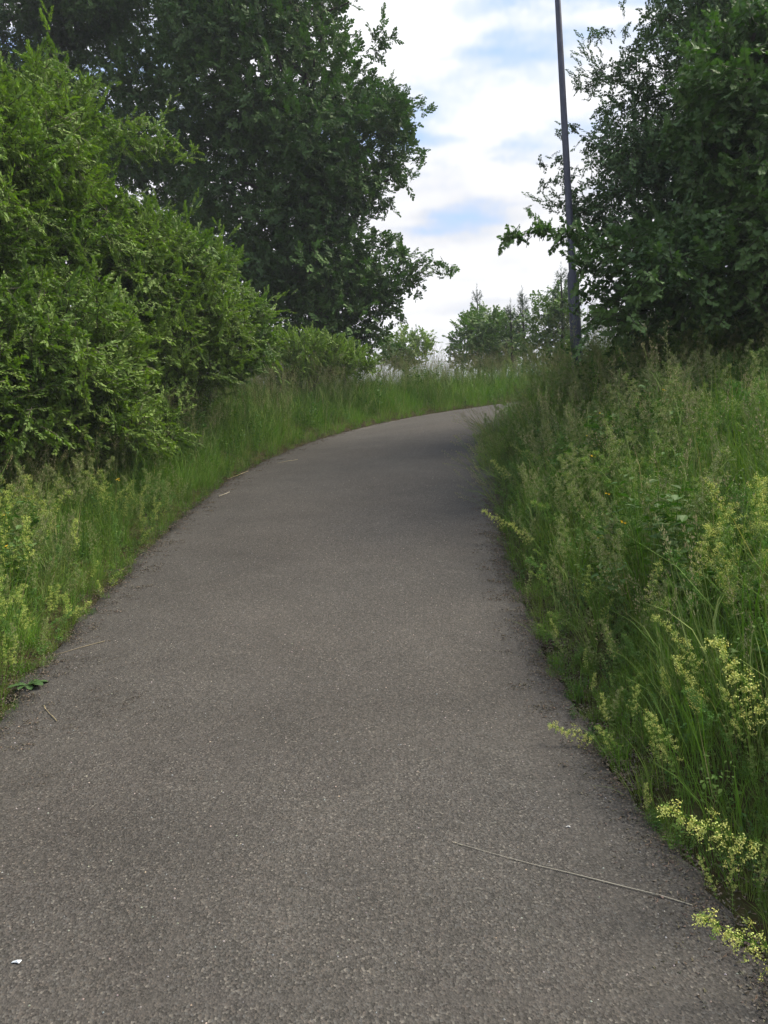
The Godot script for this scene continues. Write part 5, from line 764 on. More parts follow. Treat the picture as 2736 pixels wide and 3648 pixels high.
func patch(x: float, z: float, f: float, o: float) -> float:
	return bump.get_noise_2d(x * f + o, z * f - o)
const CLOUD_SHIFT := 16.3
const CLOUD_COVER := -0.03
func build_verges() -> void:
	var gm: Material = mats.grass
	var green := lin(0.13, 0.235, 0.03)
	var fresh := lin(0.18, 0.31, 0.035)
	var olive := lin(0.21, 0.29, 0.05)
	var straw := lin(0.42, 0.34, 0.17)
	var tufts := []
	var tall := []
	for k in 3:
		tufts.append(tuft(30, 0.40, 0.10, 0.0052, [green, fresh, olive][k], straw, 0.04))
		tall.append(tuft(26, 0.62, 0.11, 0.0048, [green, olive, fresh][k], straw, 0.06))
	var seeds := [seed_grass(0.85, 6, lin(0.20, 0.29, 0.07), lin(0.44, 0.39, 0.21), 0.03), seed_grass(0.75, 7, lin(0.24, 0.31, 0.09), lin(0.48, 0.44, 0.24), 0.018), seed_grass(0.9, 5, lin(0.18, 0.28, 0.07), lin(0.38, 0.35, 0.19), 0.05)]
	var bloom := lin(0.56, 0.59, 0.17)
	var bg := lin(0.15, 0.24, 0.045)
	var straws := []
	for k in 3:
		straws.append(bedstraw(0.55 + 0.1 * k, [0.9, 0.6, 0.8][k], bg, bloom, Vector3(0.18 * k, 0, 0.1)))
	var greens := []
	for k in 4:
		greens.append(bedstraw([0.55, 0.42, 0.66, 0.5][k], [0.45, 0.2, 0.6, 0.3][k], [lin(0.16, 0.25, 0.055), lin(0.12, 0.23, 0.05), lin(0.19, 0.25, 0.075), lin(0.145, 0.25, 0.04)][k], [lin(0.36, 0.39, 0.16), lin(0.28, 0.34, 0.12), lin(0.42, 0.40, 0.21), lin(0.38, 0.42, 0.12)][k], Vector3([0.15, 0.35, -0.1, 0.25][k], 0, [0.0, 0.1, -0.2, 0.3][k])))
	var herbs := [herb(34, 0.34, 0.045, lin(0.07, 0.165, 0.03)), herb(44, 0.3, 0.032, lin(0.13, 0.225, 0.04)), herb(60, 0.55, 0.06, lin(0.10, 0.19, 0.04))]
	var D := {}
	for key in ["tuft0", "tuft1", "tuft2", "tall0", "tall1", "tall2", "seed0", "seed1", "seed2", "bed0", "bed1", "bed2", "green0", "green1", "green2", "green3", "herb0", "herb1", "herb2"]:
		D[key] = PackedFloat32Array()
	var flower_spots := []
	var step := 0.088
	var z := 2.0
	while z > -30.0:
		var x := -10.0
		var dz := absf(z)
		var st := step * (1.0 if dz < 10 else (1.25 if dz < 18 else 1.7))
		while x < 15.0:
			var px := x + rng.randf_range(-0.5, 0.5) * st
			var pz := z + rng.randf_range(-0.5, 0.5) * st
			x += st
			var e := edge_of(px, pz)
			var ragged := 0.02 + 0.07 * patch(px, pz, 120, 70)
			if e < ragged or e > 11.0 or (e > 7.5 and not (pz < -17.0)):
				continue
			var sd := side_of(px, pz)
			var right := sd > 0
			var s := absf(sd) - 20.0
			if not right and s < 6 and e > 4.5: continue
			if right and (px > 7.5 and z > -14): continue
			if right and s > 15 and e > 4.0: continue
			if z > 0.6: continue
			var d := Vector2(px, pz).length()
			if d < 0.8: continue
			var y := gy(px, pz)
			var rise := smoothstep(-0.05, 0.75, e + 0.25 * patch(px, pz, 60, 10))
			var hs := lerpf(0.42, 1.0, rise) * (1.0 + 0.12 * smoothstep(7.0, 11.0, s)) * (1.0 + 0.28 * patch(px, pz, 28, 200))
			var lean := Vector3(rng.randf_range(-0.16, 0.16), 0, rng.randf_range(-0.16, 0.16))
			if e < 0.5:
				lean += (Vector3(-0.25, 0, 0) if right else Vector3(0.22, 0, 0)) * rng.randf()
			var tint := Color(1, 1, 1) * (0.86 + 0.22 * patch(px, pz, 24, 500)) * rng.randf_range(0.85, 1.0)
			tint.a = 1.0
			var roll := rng.randf()
			var bedzone := patch(px, pz, 30, 900) + (0.28 if right else 0.02) - smoothstep(7.0, 13.0, s) * 0.5
			var seedzone := patch(px, pz, 22, 1300) + smoothstep(6.0, 11.0, s) * 0.5 + smoothstep(0.8, 2.2, e) * 0.15
			var key := ""
			var sc := hs * rng.randf_range(0.8, 1.2)
			var p_seed := clampf((0.01 if right else 0.05) + seedzone * (0.15 if right else 0.34), 0.01, 0.26) if rise > 0.45 else 0.01
			var p_bed := clampf(0.13 + bedzone * 0.8, 0.03, 0.46) if e > 0.12 else 0.05
			var lush := (right and d < 4.6 and e < 1.5) or (not right and s > 3.0 and s < 7.5 and e < 1.8 and patch(px, pz, 45, 77) > -0.1)
			if lush: p_bed = maxf(p_bed, 0.34)
			if roll < p_seed:
				key = "seed%d" % (rng.randi() % 3)
			elif roll < p_seed + p_bed:
				key = "green%d" % (int(floor(2.0 + 2.0 * patch(px, pz, 40, 333) + rng.randf_range(-0.9, 0.9))) & 3)
				if rng.randf() < (0.72 * smoothstep(4.8, 3.2, d) if right and lush else (0.55 if lush else (0.02 if bedzone > 0.12 else 0.0))):
					key = "bed%d" % (rng.randi() % 3)
			elif roll < p_seed + p_bed + 0.15:
				key = "herb%d" % (2 if rise > 0.6 and patch(px, pz, 35, 711) > 0.27 else rng.randi() % 2)
			elif roll < p_seed + p_bed + 0.15 + 0.15 * rise:
				key = "tall%d" % (rng.randi() % 3)
			else:
				key = "tuft%d" % (rng.randi() % 3)
			if key.begins_with("bed"): sc *= 0.76 if right else 0.95
			var tf := Transform3D(upright(rng.randf() * TAU, sc, lean), Vector3(px, y, pz))
			if key.begins_with("bed") and d < 6.5:
				flower_spots.append([d, tf, int(key.substr(3)), right])
				continue
			put(D[key], tf, tint)
		z -= st
	# short growth right along the asphalt edge
	for i in 5200:
		var s := rng.randf_range(0.6, 9.0) if i % 3 else rng.randf_range(0.6, 4.0)
		var k := track(s)
		var right := rng.randf() < 0.6
		var off := pow(rng.randf(), 1.3) * 0.75 - 0.02 + 0.05 * bump.get_noise_2d(s * 150, 5.0 if right else 77.0)
		var t: float = k[5] + off if right else -k[4] - off
		var px: float = k[0] + cos(k[3]) * t
		var pz: float = k[1] + sin(k[3]) * t
		if off < 0.12 and bump.get_noise_2d(s * 200, 400.0 if right else 600.0) < 0.0: continue
		var y := gy(px, pz) if off > 0.06 else path_y(px, pz) - 0.01
		var key := "herb%d" % (rng.randi() % 2) if rng.randf() < 0.35 else ("green%d" % (rng.randi() % 2) if rng.randf() < 0.25 and off > 0.2 else "tuft%d" % (rng.randi() % 3))
		put(D[key], Transform3D(upright(rng.randf() * TAU, rng.randf_range(0.22, 0.5) * (0.5 + off), Vector3(rng.randf_range(-0.3, 0.3), 0, rng.randf_range(-0.3, 0.3))), Vector3(px, y, pz)), Color(1, 1, 1) * rng.randf_range(0.75, 1.0))
	# fine grass arching out over the asphalt from the inside of the bend
	for i in 20:
		var s := rng.randf_range(7.5, 11.5)
		var k := track(s)
		var t: float = k[5] + rng.randf_range(0.02, 0.25)
		var px: float = k[0] + cos(k[3]) * t
		var pz: float = k[1] + sin(k[3]) * t
		put(D["seed%d" % (rng.randi() % 3)], Transform3D(upright(rng.randf() * TAU, rng.randf_range(0.55, 0.9), Vector3(-rng.randf_range(0.6, 1.5), 0, rng.randf_range(-0.2, 0.6))), Vector3(px, gy(px, pz), pz)), Color(1, 1, 1) * rng.randf_range(0.8, 1.0))
	for i in 90:
		var s := rng.randf_range(9.0, 14.0)
		var k := track(s)
		var t: float = k[5] + rng.randf_range(-0.14, 0.12)
		var px: float = k[0] + cos(k[3]) * t
		var pz: float = k[1] + sin(k[3]) * t
		put(D[["tall0", "green0", "tall1", "herb1", "green3"][i % 5]], Transform3D(upright(rng.randf() * TAU, rng.randf_range(0.5, 0.85), Vector3(-rng.randf_range(0.0, 0.5), 0, 0.1)), Vector3(px, gy(px, pz), pz)), Color(1, 1, 1) * rng.randf_range(0.7, 0.9))
	var meshes := {}
	for k in 3:
		meshes["tuft%d" % k] = tufts[k].mesh(gm)
		meshes["tall%d" % k] = tall[k].mesh(gm)
		meshes["seed%d" % k] = seeds[k].mesh(mats.dry)
		meshes["bed%d" % k] = join(straws[k]).mesh(gm)
	for k in 4:
		meshes["green%d" % k] = join(greens[k]).mesh(gm)
	for k in 3:
		meshes["herb%d" % k] = herbs[k].mesh(gm)
	var said := {"tuft": ["grass", "short and mid-height green grass on both verges", "grass"], "tall": ["tall_grass", "tall green grass on the banks beside the path", "grass"], "seed": ["seeding_grass", "tall straw-coloured seeding grass on the banks", "grass"], "bed": ["bedstraw_patch", "pale yellow bedstraw flowering farther up the verges", "wildflowers"], "green": ["bedstraw_growth", "green leafy bedstraw growth among the grass", "weeds"], "herb": ["ground_cover", "low broad-leaved weeds between the grass stems", "weeds"]}
	for key in D:
		if D[key].size() == 0: continue
		var o := many(self, said[key.left(-1)][0], meshes[key], D[key])
		tag(o, said[key.left(-1)][1], said[key.left(-1)][2])
	# the flowering plants that show largest, one by one
	flower_spots.sort_custom(func(a, b): return a[0] < b[0])
	var sm := []; var lm := []; var fm := []
	for k in 3:
		sm.append(straws[k][0].mesh(gm)); lm.append(straws[k][1].mesh(gm)); fm.append(straws[k][2].mesh(mats.bloom))
	var rest := [PackedFloat32Array(), PackedFloat32Array(), PackedFloat32Array()]
	var cnt := 0
	for f in flower_spots:
		if cnt < 240:
			cnt += 1
			var e := edge_of(f[1].origin.x, f[1].origin.z)
			var how := "close to the asphalt" if e < 0.6 else ("a step above the asphalt" if e < 1.3 else "high above the asphalt")
			var far := "by the camera" if f[0] < 2.8 else ("below the trefoils" if f[0] < 4.2 else "level with the trefoils") if f[3] else ("farther up" if f[0] > 5.5 else "near the leafy weed")
			var side := "right bank" if f[3] else "left verge"
			flower(f[1], sm[f[2]], lm[f[2]], fm[f[2]], "pale yellow bedstraw on the %s, %s, %s" % [side, how, far], "bedstraw on the %s %s, %s" % [side, how, far])
		else:
			put(rest[f[2]], f[1], Color(1, 1, 1))
	for k in 3:
		if rest[k].size():
			tag(many(self, "bedstraw_patch", meshes["bed%d" % k], rest[k]), "pale yellow bedstraw flowering thickly up the bank", "wildflowers")
	# bedstraw sprawling over the asphalt edge
	for q in [[1.02, -3.3, -1.25, 0.1, 0.62, "single green-yellow bedstraw stem sprawling onto the asphalt halfway down the right edge"], [1.18, -6.4, -1.1, 0.35, 0.75, "bedstraw stem leaning over the asphalt below the grass bulge"], [1.42, -7.6, -0.9, 0.5, 0.8, "bedstraw stem arching out over the path under the lamp post side"], [1.32, -2.32, -1.0, 0.22, 0.98, "bright bedstraw spray lying across the path edge near the dry stalk"], [1.22, -1.98, -1.0, 0.25, 0.85, "bedstraw spray hanging into the lower right corner of the view"], [1.5, -2.62, -0.85, 0.75, 1.1, "tall bedstraw with a long bare yellow stem at the right border"], [1.25, -5.7, -0.9, 0.4, 0.7, "short bedstraw stem tipping over the asphalt edge on the right"], [-2.15, -5.0, 0.9, 0.3, 0.5, "small bedstraw clump spilling onto the left edge of the asphalt"]]:
		var dir := Vector3(q[2], q[3], rng.randf_range(-0.15, 0.15)).normalized()
		var tf := Transform3D(frame(dir, Vector3.UP).scaled(Vector3.ONE * q[4]), Vector3(q[0], gy(q[0], q[1]) + 0.03, q[1]))
		flower(tf, sm[0], lm[0], fm[0], q[5], "bedstraw sprawling over the path edge")

func flower(tf: Transform3D, sm: Mesh, lm: Mesh, fm: Mesh, label: String, group: String) -> void:
	var t := thing("bedstraw_plant", tf.origin, label, "wildflower", group)
	t.basis = tf.basis
	part(t, "stem", sm)
	var l := part(t, "foliage", lm)
	l.set_meta("kind", "stuff")
	part(t, "flower_head", fm)

func build_litter() -> void:
	# brown crumbs, needles and bits of dry stem along both edges
	var b := Buf.new()
	for i in 7:
		var p := rdir() * Vector3(0.028, 0.002, 0.028)
		var e := frame(Vector3(rng.randf_range(-1, 1), 0.1, rng.randf_range(-1, 1)), Vector3.UP)
		var l := rng.randf_range(0.004, 0.014)
		var w := rng.randf_range(0.0012, 0.0032)
		var c := vary(lin(0.21, 0.16, 0.115), 0.4)
		b.quad(p - e.x * w, p + e.y * l - e.x * w * 0.4 + Vector3(0, 0.004, 0), p + e.y * l + e.x * w * 0.5, p + e.x * w + Vector3(0, 0.003, 0), c)
	var a := PackedFloat32Array()
	for i in 15000:
		var s := rng.randf_range(0.3, 20.0)
		var k := track(s)
		var left := rng.randf() < 0.45
		var off := pow(rng.randf(), 1.5) * 0.42 - 0.12
		off += 0.12 * bump.get_noise_2d(s * 110, 30.0 if left else 90.0)
		var clump := bump.get_noise_2d(s * 240, 330.0 if left else 190.0)
		if rng.randf() > (0.3 if off > 0.14 else 0.7) + clump * 1.2: continue
		var t: float = -(k[4] - off + 0.05) if left else (k[5] - off + 0.05)
		var x: float = k[0] + cos(k[3]) * t
		var z: float = k[1] + sin(k[3]) * t
		put(a, Transform3D(upright(rng.randf() * TAU, rng.randf_range(0.6, 1.6), rdir() * 0.15), Vector3(x, maxf(gy(x, z), k[2] + 0.0) + 0.006 if off > 0.0 else gy(x, z) + 0.01, z)), vary(Color(0.9, 0.9, 0.9), 0.15))
	for i in 5500:
		var s := rng.randf_range(0.5, 9.0)
		var k := track(s)
		var other := i % 3 == 0
		var off := rng.randfn(0.02, 0.07) + 0.05 * bump.get_noise_2d(s * 160, 12.0)
		if rng.randf() > 0.6 + 1.3 * bump.get_noise_2d(s * 170, 640.0): continue
		var t: float = -(k[4] + off) if other else k[5] + off
		var x: float = k[0] + cos(k[3]) * t
		var z: float = k[1] + sin(k[3]) * t
		put(a, Transform3D(upright(rng.randf() * TAU, rng.randf_range(0.5, 1.5), rdir() * 0.25), Vector3(x, maxf(path_y(x, z) - maxf(0.0, off) * 0.5, gy(x, z)) + 0.006, z)), vary(Color(0.8, 0.8, 0.8), 0.2))
	for q in [[-1.37, -3.78, 0.16, 70], [-1.52, -3.11, 0.1, 25], [-1.62, -3.5, 0.12, 40], [-1.75, -4.3, 0.14, 60], [-1.9, -5.4, 0.14, 60]]:
		for i in q[3]:
			var x: float = q[0] + rng.randfn(0, q[2])
			var z: float = q[1] + rng.randfn(0, q[2] * 0.5)
			put(a, Transform3D(upright(rng.randf() * TAU, rng.randf_range(0.4, 0.9), rdir() * 0.1), Vector3(x, path_y(x, z) + 0.002, z)), vary(Color(0.6, 0.6, 0.6), 0.2))
	tag(many(self, "litter", b.mesh(mats.dry), a), "brown crumbs and dry plant bits along the asphalt edges", "litter")
	# loose grit
	var g := Buf.new()
	for f in [[Vector3(1, 0, 0), Vector3(0, 0.8, 0), Vector3(0, 0, 1)], [Vector3(0, 0, 1), Vector3(0, 0.8, 0), Vector3(-1, 0, 0.2)], [Vector3(-1, 0, 0.2), Vector3(0, 0.8, 0), Vector3(0.1, 0, -1)], [Vector3(0.1, 0, -1), Vector3(0, 0.8, 0), Vector3(1, 0, 0)]]:
		g.tri(f[0] * 0.004, f[1] * 0.004, f[2] * 0.004, lin(0.42, 0.38, 0.34))
	a = PackedFloat32Array()
	for i in 2600:
		var s := rng.randf_range(1.2, 9.0)
		var k := track(s)
		var t := rng.randf_range(-1.4, 1.35)
		var x: float = k[0] + cos(k[3]) * t
		var z: float = k[1] + sin(k[3]) * t
		put(a, Transform3D(upright(rng.randf() * TAU, rng.randf_range(0.4, 1.1), Vector3.ZERO), Vector3(x, path_y(x, z), z)), vary(Color(0.7, 0.7, 0.7), 0.4))
	tag(many(self, "gravel", g.mesh(mats.dry), a), "loose pale grit scattered over the asphalt", "gravel")

func path_y(x: float, z: float) -> float:
	var q := nearest(x, z)
	var k := track(q[0])
	var t: float = q[1]
	return k[2] + 0.02 * (1.0 - pow(t / 1.5, 2)) + bump.get_noise_2d(x * 40, z * 40) * 0.008 + bump.get_noise_2d(x * 160, z * 160) * 0.003

func stalk(ax: float, az: float, bx: float, bz: float, r: float, col: Color, label: String, group := "") -> void:
	var b := Buf.new()
	var at := Vector3(ax, path_y(ax, az), az)
	var pts := []
	var rad := []
	for i in 9:
		var f := i / 8.0
		var x := lerpf(ax, bx, f)
		var z := lerpf(az, bz, f) + 0.012 * sin(f * 5.0) * Vector2(ax - bx, az - bz).length()
		pts.append(Vector3(x, path_y(x, z) + r + 0.002, z) - at)
		rad.append(r * lerpf(0.55, 1.0, f) * (1.35 if i == 5 else 1.0))
	tube(b, pts, rad, 5, col)
	var t := thing("dry_stalk", at, label, "stalk", group)
	part(t, "stem", b.mesh(mats.dry))
	var hb := Buf.new()
	for i in 10:
		var p: Vector3 = pts[0] + (pts[0] - pts[1]).normalized() * rng.randf_range(-0.03, 0.01) + rdir() * r
		var e := frame((pts[0] - pts[1]) + rdir() * 0.02, Vector3.UP)
		hb.tri(p - e.x * r, p + e.y * r * 5.0, p + e.x * r, vary(col, 0.2))
	part(t, "frayed_tip", hb.mesh(mats.dry))

func build_small() -> void:
	stalk(0.22, -2.65, 0.92, -2.34, 0.0017, lin(0.36, 0.33, 0.27), "long pale dry grass stalk lying across the asphalt at lower right")
	stalk(-1.40, -10.3, -1.15, -10.5, 0.0032, lin(0.36, 0.31, 0.2), "short straw piece out on the asphalt beside the upper left edge", "straw pieces by the left edge")
	stalk(-1.92, -9.45, -1.72, -9.9, 0.0035, lin(0.36, 0.3, 0.17), "yellow straw on the left asphalt edge below the tall bank", "straw pieces by the left edge")
	stalk(-1.80, -8.5, -1.72, -8.65, 0.0045, lin(0.4, 0.36, 0.27), "stubby pale straw piece near the left asphalt edge", "straw pieces by the left edge")
	stalk(-1.90, -4.40, -1.68, -4.58, 0.002, lin(0.3, 0.25, 0.16), "thin bent straw on brown crumbs at the left edge", "straw pieces by the left edge")
	stalk(-1.68, -3.75, -1.56, -3.6, 0.0022, lin(0.3, 0.25, 0.15), "short dark twig piece below the leafy weed", "straw pieces by the left edge")
	# two pale scraps
	for q in [[-1.06, -2.13, 0.016, lin(0.7, 0.74, 0.78), "small white scrap on the asphalt in the lower left corner"], [0.63, -2.74, 0.011, lin(0.6, 0.58, 0.55), "tiny pale flake on the asphalt above the dry stalk"]]:
		var b := Buf.new()
		var n := 7
		for i in n:
			var a0 := TAU * i / n
			var a1 := TAU * (i + 1) / n
			var r0: float = q[2] * (0.7 + 0.4 * sin(i * 2.3))
			var r1: float = q[2] * (0.7 + 0.4 * sin(((i + 1) % n) * 2.3))
			b.tri(Vector3(0, 0.006, 0), Vector3(cos(a1) * r1, 0.001, sin(a1) * r1 * 0.6), Vector3(cos(a0) * r0, 0.001, sin(a0) * r0 * 0.6), q[3])
			b.tri(Vector3(0, 0.0, 0), Vector3(cos(a0) * r0, 0.0, sin(a0) * r0 * 0.6), Vector3(cos(a1) * r1, 0.0, sin(a1) * r1 * 0.6), q[3])
		var o := part(self, "paper_scrap", b.mesh(mats.dry), Transform3D(Basis.IDENTITY, Vector3(q[0], path_y(q[0], q[1]) + 0.002, q[1])))
		tag(o, q[4], "scrap")
	# leafy weed on the left edge
	var w := thing("leafy_weed", Vector3(-1.88, path_y(-1.88, -4.0) - 0.01, -4.0), "dark green leafy weed growing over the left asphalt edge", "weed")
	var lm: Mesh = leaf_buf("oak", lin(0.055, 0.11, 0.035), 0.25, 0.5).mesh(mats.leaf)
	for i in 11:
		var a := i * 2.4
		var d := Vector3(cos(a), 0.35 + 0.4 * rng.randf(), sin(a))
		var s := rng.randf_range(0.05, 0.1)
		part(w, "leaf", lm, Transform3D(frame(d, Vector3.UP).scaled(Vector3.ONE * s), Vector3(cos(a), 0, sin(a)) * 0.008 + Vector3(0, 0.012, 0)))
	# small yellow flowers in the grass
	var yb := Buf.new()
	for i in 5:
		var a := TAU * i / 5
		yb.add(leaf_buf("oval", lin(0.75, 0.50, 0.02), 0.5, -0.3), Transform3D(frame(Vector3(cos(a), 0.5, sin(a)), Vector3.UP).scaled(Vector3.ONE * 0.012), Vector3.ZERO), Color(1, 1, 1))
	var ym := yb.mesh(mats.bloom)
	var sb := Buf.new()
	ribbon(sb, [Vector3(0, 0, 0), Vector3(0.01, 0.2, 0), Vector3(0.0, 0.4, 0.01)], 0.003, lin(0.1, 0.17, 0.04))
	for i in 6:
		var a := i * 2.1
		sb.add(leaf_buf("oval", lin(0.08, 0.16, 0.035)), Transform3D(frame(Vector3(cos(a), 0.5, sin(a)), Vector3.UP).scaled(Vector3.ONE * 0.025), Vector3(0.004, 0.06 + 0.05 * i, 0)), Color(1, 1, 1))
	var stm := sb.mesh(mats.grass)
	var by_distance := YELLOW.duplicate()
	by_distance.sort_custom(func(p, r): return Vector2(p[0], p[1]).length() < Vector2(r[0], r[1]).length())
	var place := [0, 0]
	var ordinal := ["nearest", "second nearest", "third nearest", "fourth nearest", "fifth nearest", "sixth nearest", "seventh nearest", "eighth nearest", "ninth nearest", "tenth nearest", "farthest"]
	for q in by_distance:
		var on := 1 if q[0] > 0 else 0
		var said: String = ordinal[place[on]]
		place[on] += 1
		var y := gy(q[0], q[1])
		var t := thing("trefoil_plant", Vector3(q[0], y, q[1]), ("yellow trefoil in the grass right of the path, %s the camera" if on else "yellow trefoil in the grass left of the path, %s the camera") % said, "wildflower", "yellow trefoils on the right bank" if q[0] > 0 else "yellow trefoils on the left verge")
		var k: float = q[2] / 0.4
		part(t, "stem", stm, Transform3D(Basis.from_scale(Vector3(1, k, 1)), Vector3.ZERO))
		for j in 2 + (taken["trefoil_plant"] % 3):
			part(t, "blossom", ym, Transform3D(Basis(Vector3.UP, j * 1.1).rotated(Vector3.RIGHT, 0.4), Vector3(0.014 * cos(j * 2.2), q[2] + 0.006 * j, 0.014 * sin(j * 2.2))))

const YELLOW := [[1.75, -6.6, 0.42], [1.50, -5.2, 0.36], [1.32, -4.75, 0.30], [1.45, -4.7, 0.33], [2.9, -5.6, 0.62], [2.75, -5.3, 0.6], [2.0, -3.6, 0.5], [1.95, -6.9, 0.5], [1.6, -5.9, 0.45], [2.3, -6.3, 0.6], [-2.75, -5.6, 0.45], [-2.55, -5.2, 0.4], [-2.6, -4.8, 0.38], [-2.9, -6.3, 0.45], [-2.5, -7.3, 0.4]]

func build_pole() -> void:
	var base := Vector3(2.71, gy(2.71, -10.63), -10.63)
	var axis := (Vector3(2.55, 8.29, -10.78) - Vector3(2.70, 2.90, -10.64)).normalized()
	var m: Material = mats.pole
	var t := thing("lamp_post", base, "slim grey metal lamp post leaning slightly in the grass bank", "lamp post")
	var h1 := (4.55 - base.y) / axis.y
	var b := Buf.new()
	var r0 := 0.078
	tube(b, [axis * -0.3, axis * 0.5, axis * (h1 - 0.12)], [r0, r0, r0 * 0.97], 20, Color(1, 1, 1))
	part(t, "base_section", b.mesh(m))
	b = Buf.new()
	tube(b, [axis * (h1 - 0.12), axis * (h1 - 0.02), axis * (h1 + 0.02)], [r0 * 0.97, r0 * 0.9, 0.05], 20, Color(1, 1, 1))
	part(t, "shoulder", b.mesh(m))
	b = Buf.new()
	tube(b, [axis * (h1 - 0.02), axis * (h1 + 2.5), axis * (h1 + 5.0)], [0.049, 0.043, 0.036], 18, Color(1, 1, 1))
	part(t, "shaft", b.mesh(m))
	b = Buf.new()
	var top := axis * (h1 + 4.98)
	tube(b, [top, top + Vector3(-0.1, 0.12, 0.0), top + Vector3(-0.5, 0.2, 0)], [0.036, 0.03, 0.03], 12, Color(1, 1, 1))
	part(t, "arm", b.mesh(m))
	b = Buf.new()
	var hp := top + Vector3(-0.45, 0.2, 0)
	tube(b, [hp, hp + Vector3(-0.03, 0.005, 0), hp + Vector3(-0.35, 0.03, 0), hp + Vector3(-0.5, 0.03, 0), hp + Vector3(-0.52, 0.03, 0)], [0.01, 0.06, 0.11, 0.07, 0.005], 14, Color(1, 1, 1))
	part(t, "lamp_head", b.mesh(m))
	# hatch near the foot
	var bm := BoxMesh.new()
	bm.size = Vector3(0.075, 0.3, 0.012)
	bm.material = m
	var face := (eye - base) * Vector3(1, 0, 1)
	part(t, "hatch", bm, Transform3D(frame(axis, face.normalized()), axis * 0.6 + face.normalized() * 0.075))

func conifer(x: float, z: float, top: float, width: float, label: String) -> void:
	var base := Vector3(x, gy(x, z) - 0.05, z)
	var h := top - base.y
	var t := thing("pine_tree", base, label, "tree", "young pines beyond the crest")
	var b := Buf.new()
	tube(b, [Vector3.ZERO, Vector3(0.03, h * 0.5, 0), Vector3(0, h, 0)], [0.09, 0.05, 0.012], 7, Color(1, 1, 1))
	part(t, "trunk", b.mesh(mats.bark))
	var nb := Buf.new()
	for i in 20:
		var d := Vector3(rng.randf_range(-1, 1), rng.randf_range(0.1, 1.3), rng.randf_range(-1, 1)).normalized()
		var p := Vector3(0, rng.randf() * 0.22, 0)
		var e := frame(d, rdir())
		nb.tri(p - e.x * 0.006, p + d * 0.11, p + e.x * 0.006, vary(lin(0.05, 0.085, 0.04), 0.2))
	var a := PackedFloat32Array()
	for i in 90:
		var f := pow(rng.randf(), 0.8)
		var y := h * lerpf(0.45, 0.97, f)
		var r := width * (1.05 - f) 
		var ang := rng.randf() * TAU
		var n := 1 + int(r / 0.16)
		for k in n:
			var q := Vector3(cos(ang), 0.25, sin(ang)) * r * (k + 1.0) / n
			put(a, Transform3D(frame(Vector3(cos(ang) * 0.7, 1.0, sin(ang) * 0.7), Vector3.UP + rdir()), Vector3(0, y, 0) + q), Color(1, 1, 1) * rng.randf_range(0.75, 1.0))
	for k in 3:
		put(a, Transform3D(Basis.IDENTITY.scaled(Vector3(0.8, 1.3, 0.8)), Vector3(0, h - 0.22 * k, 0)), Color(1, 1, 1))
	many(t, "crown", nb.mesh(mats.leaf), a)

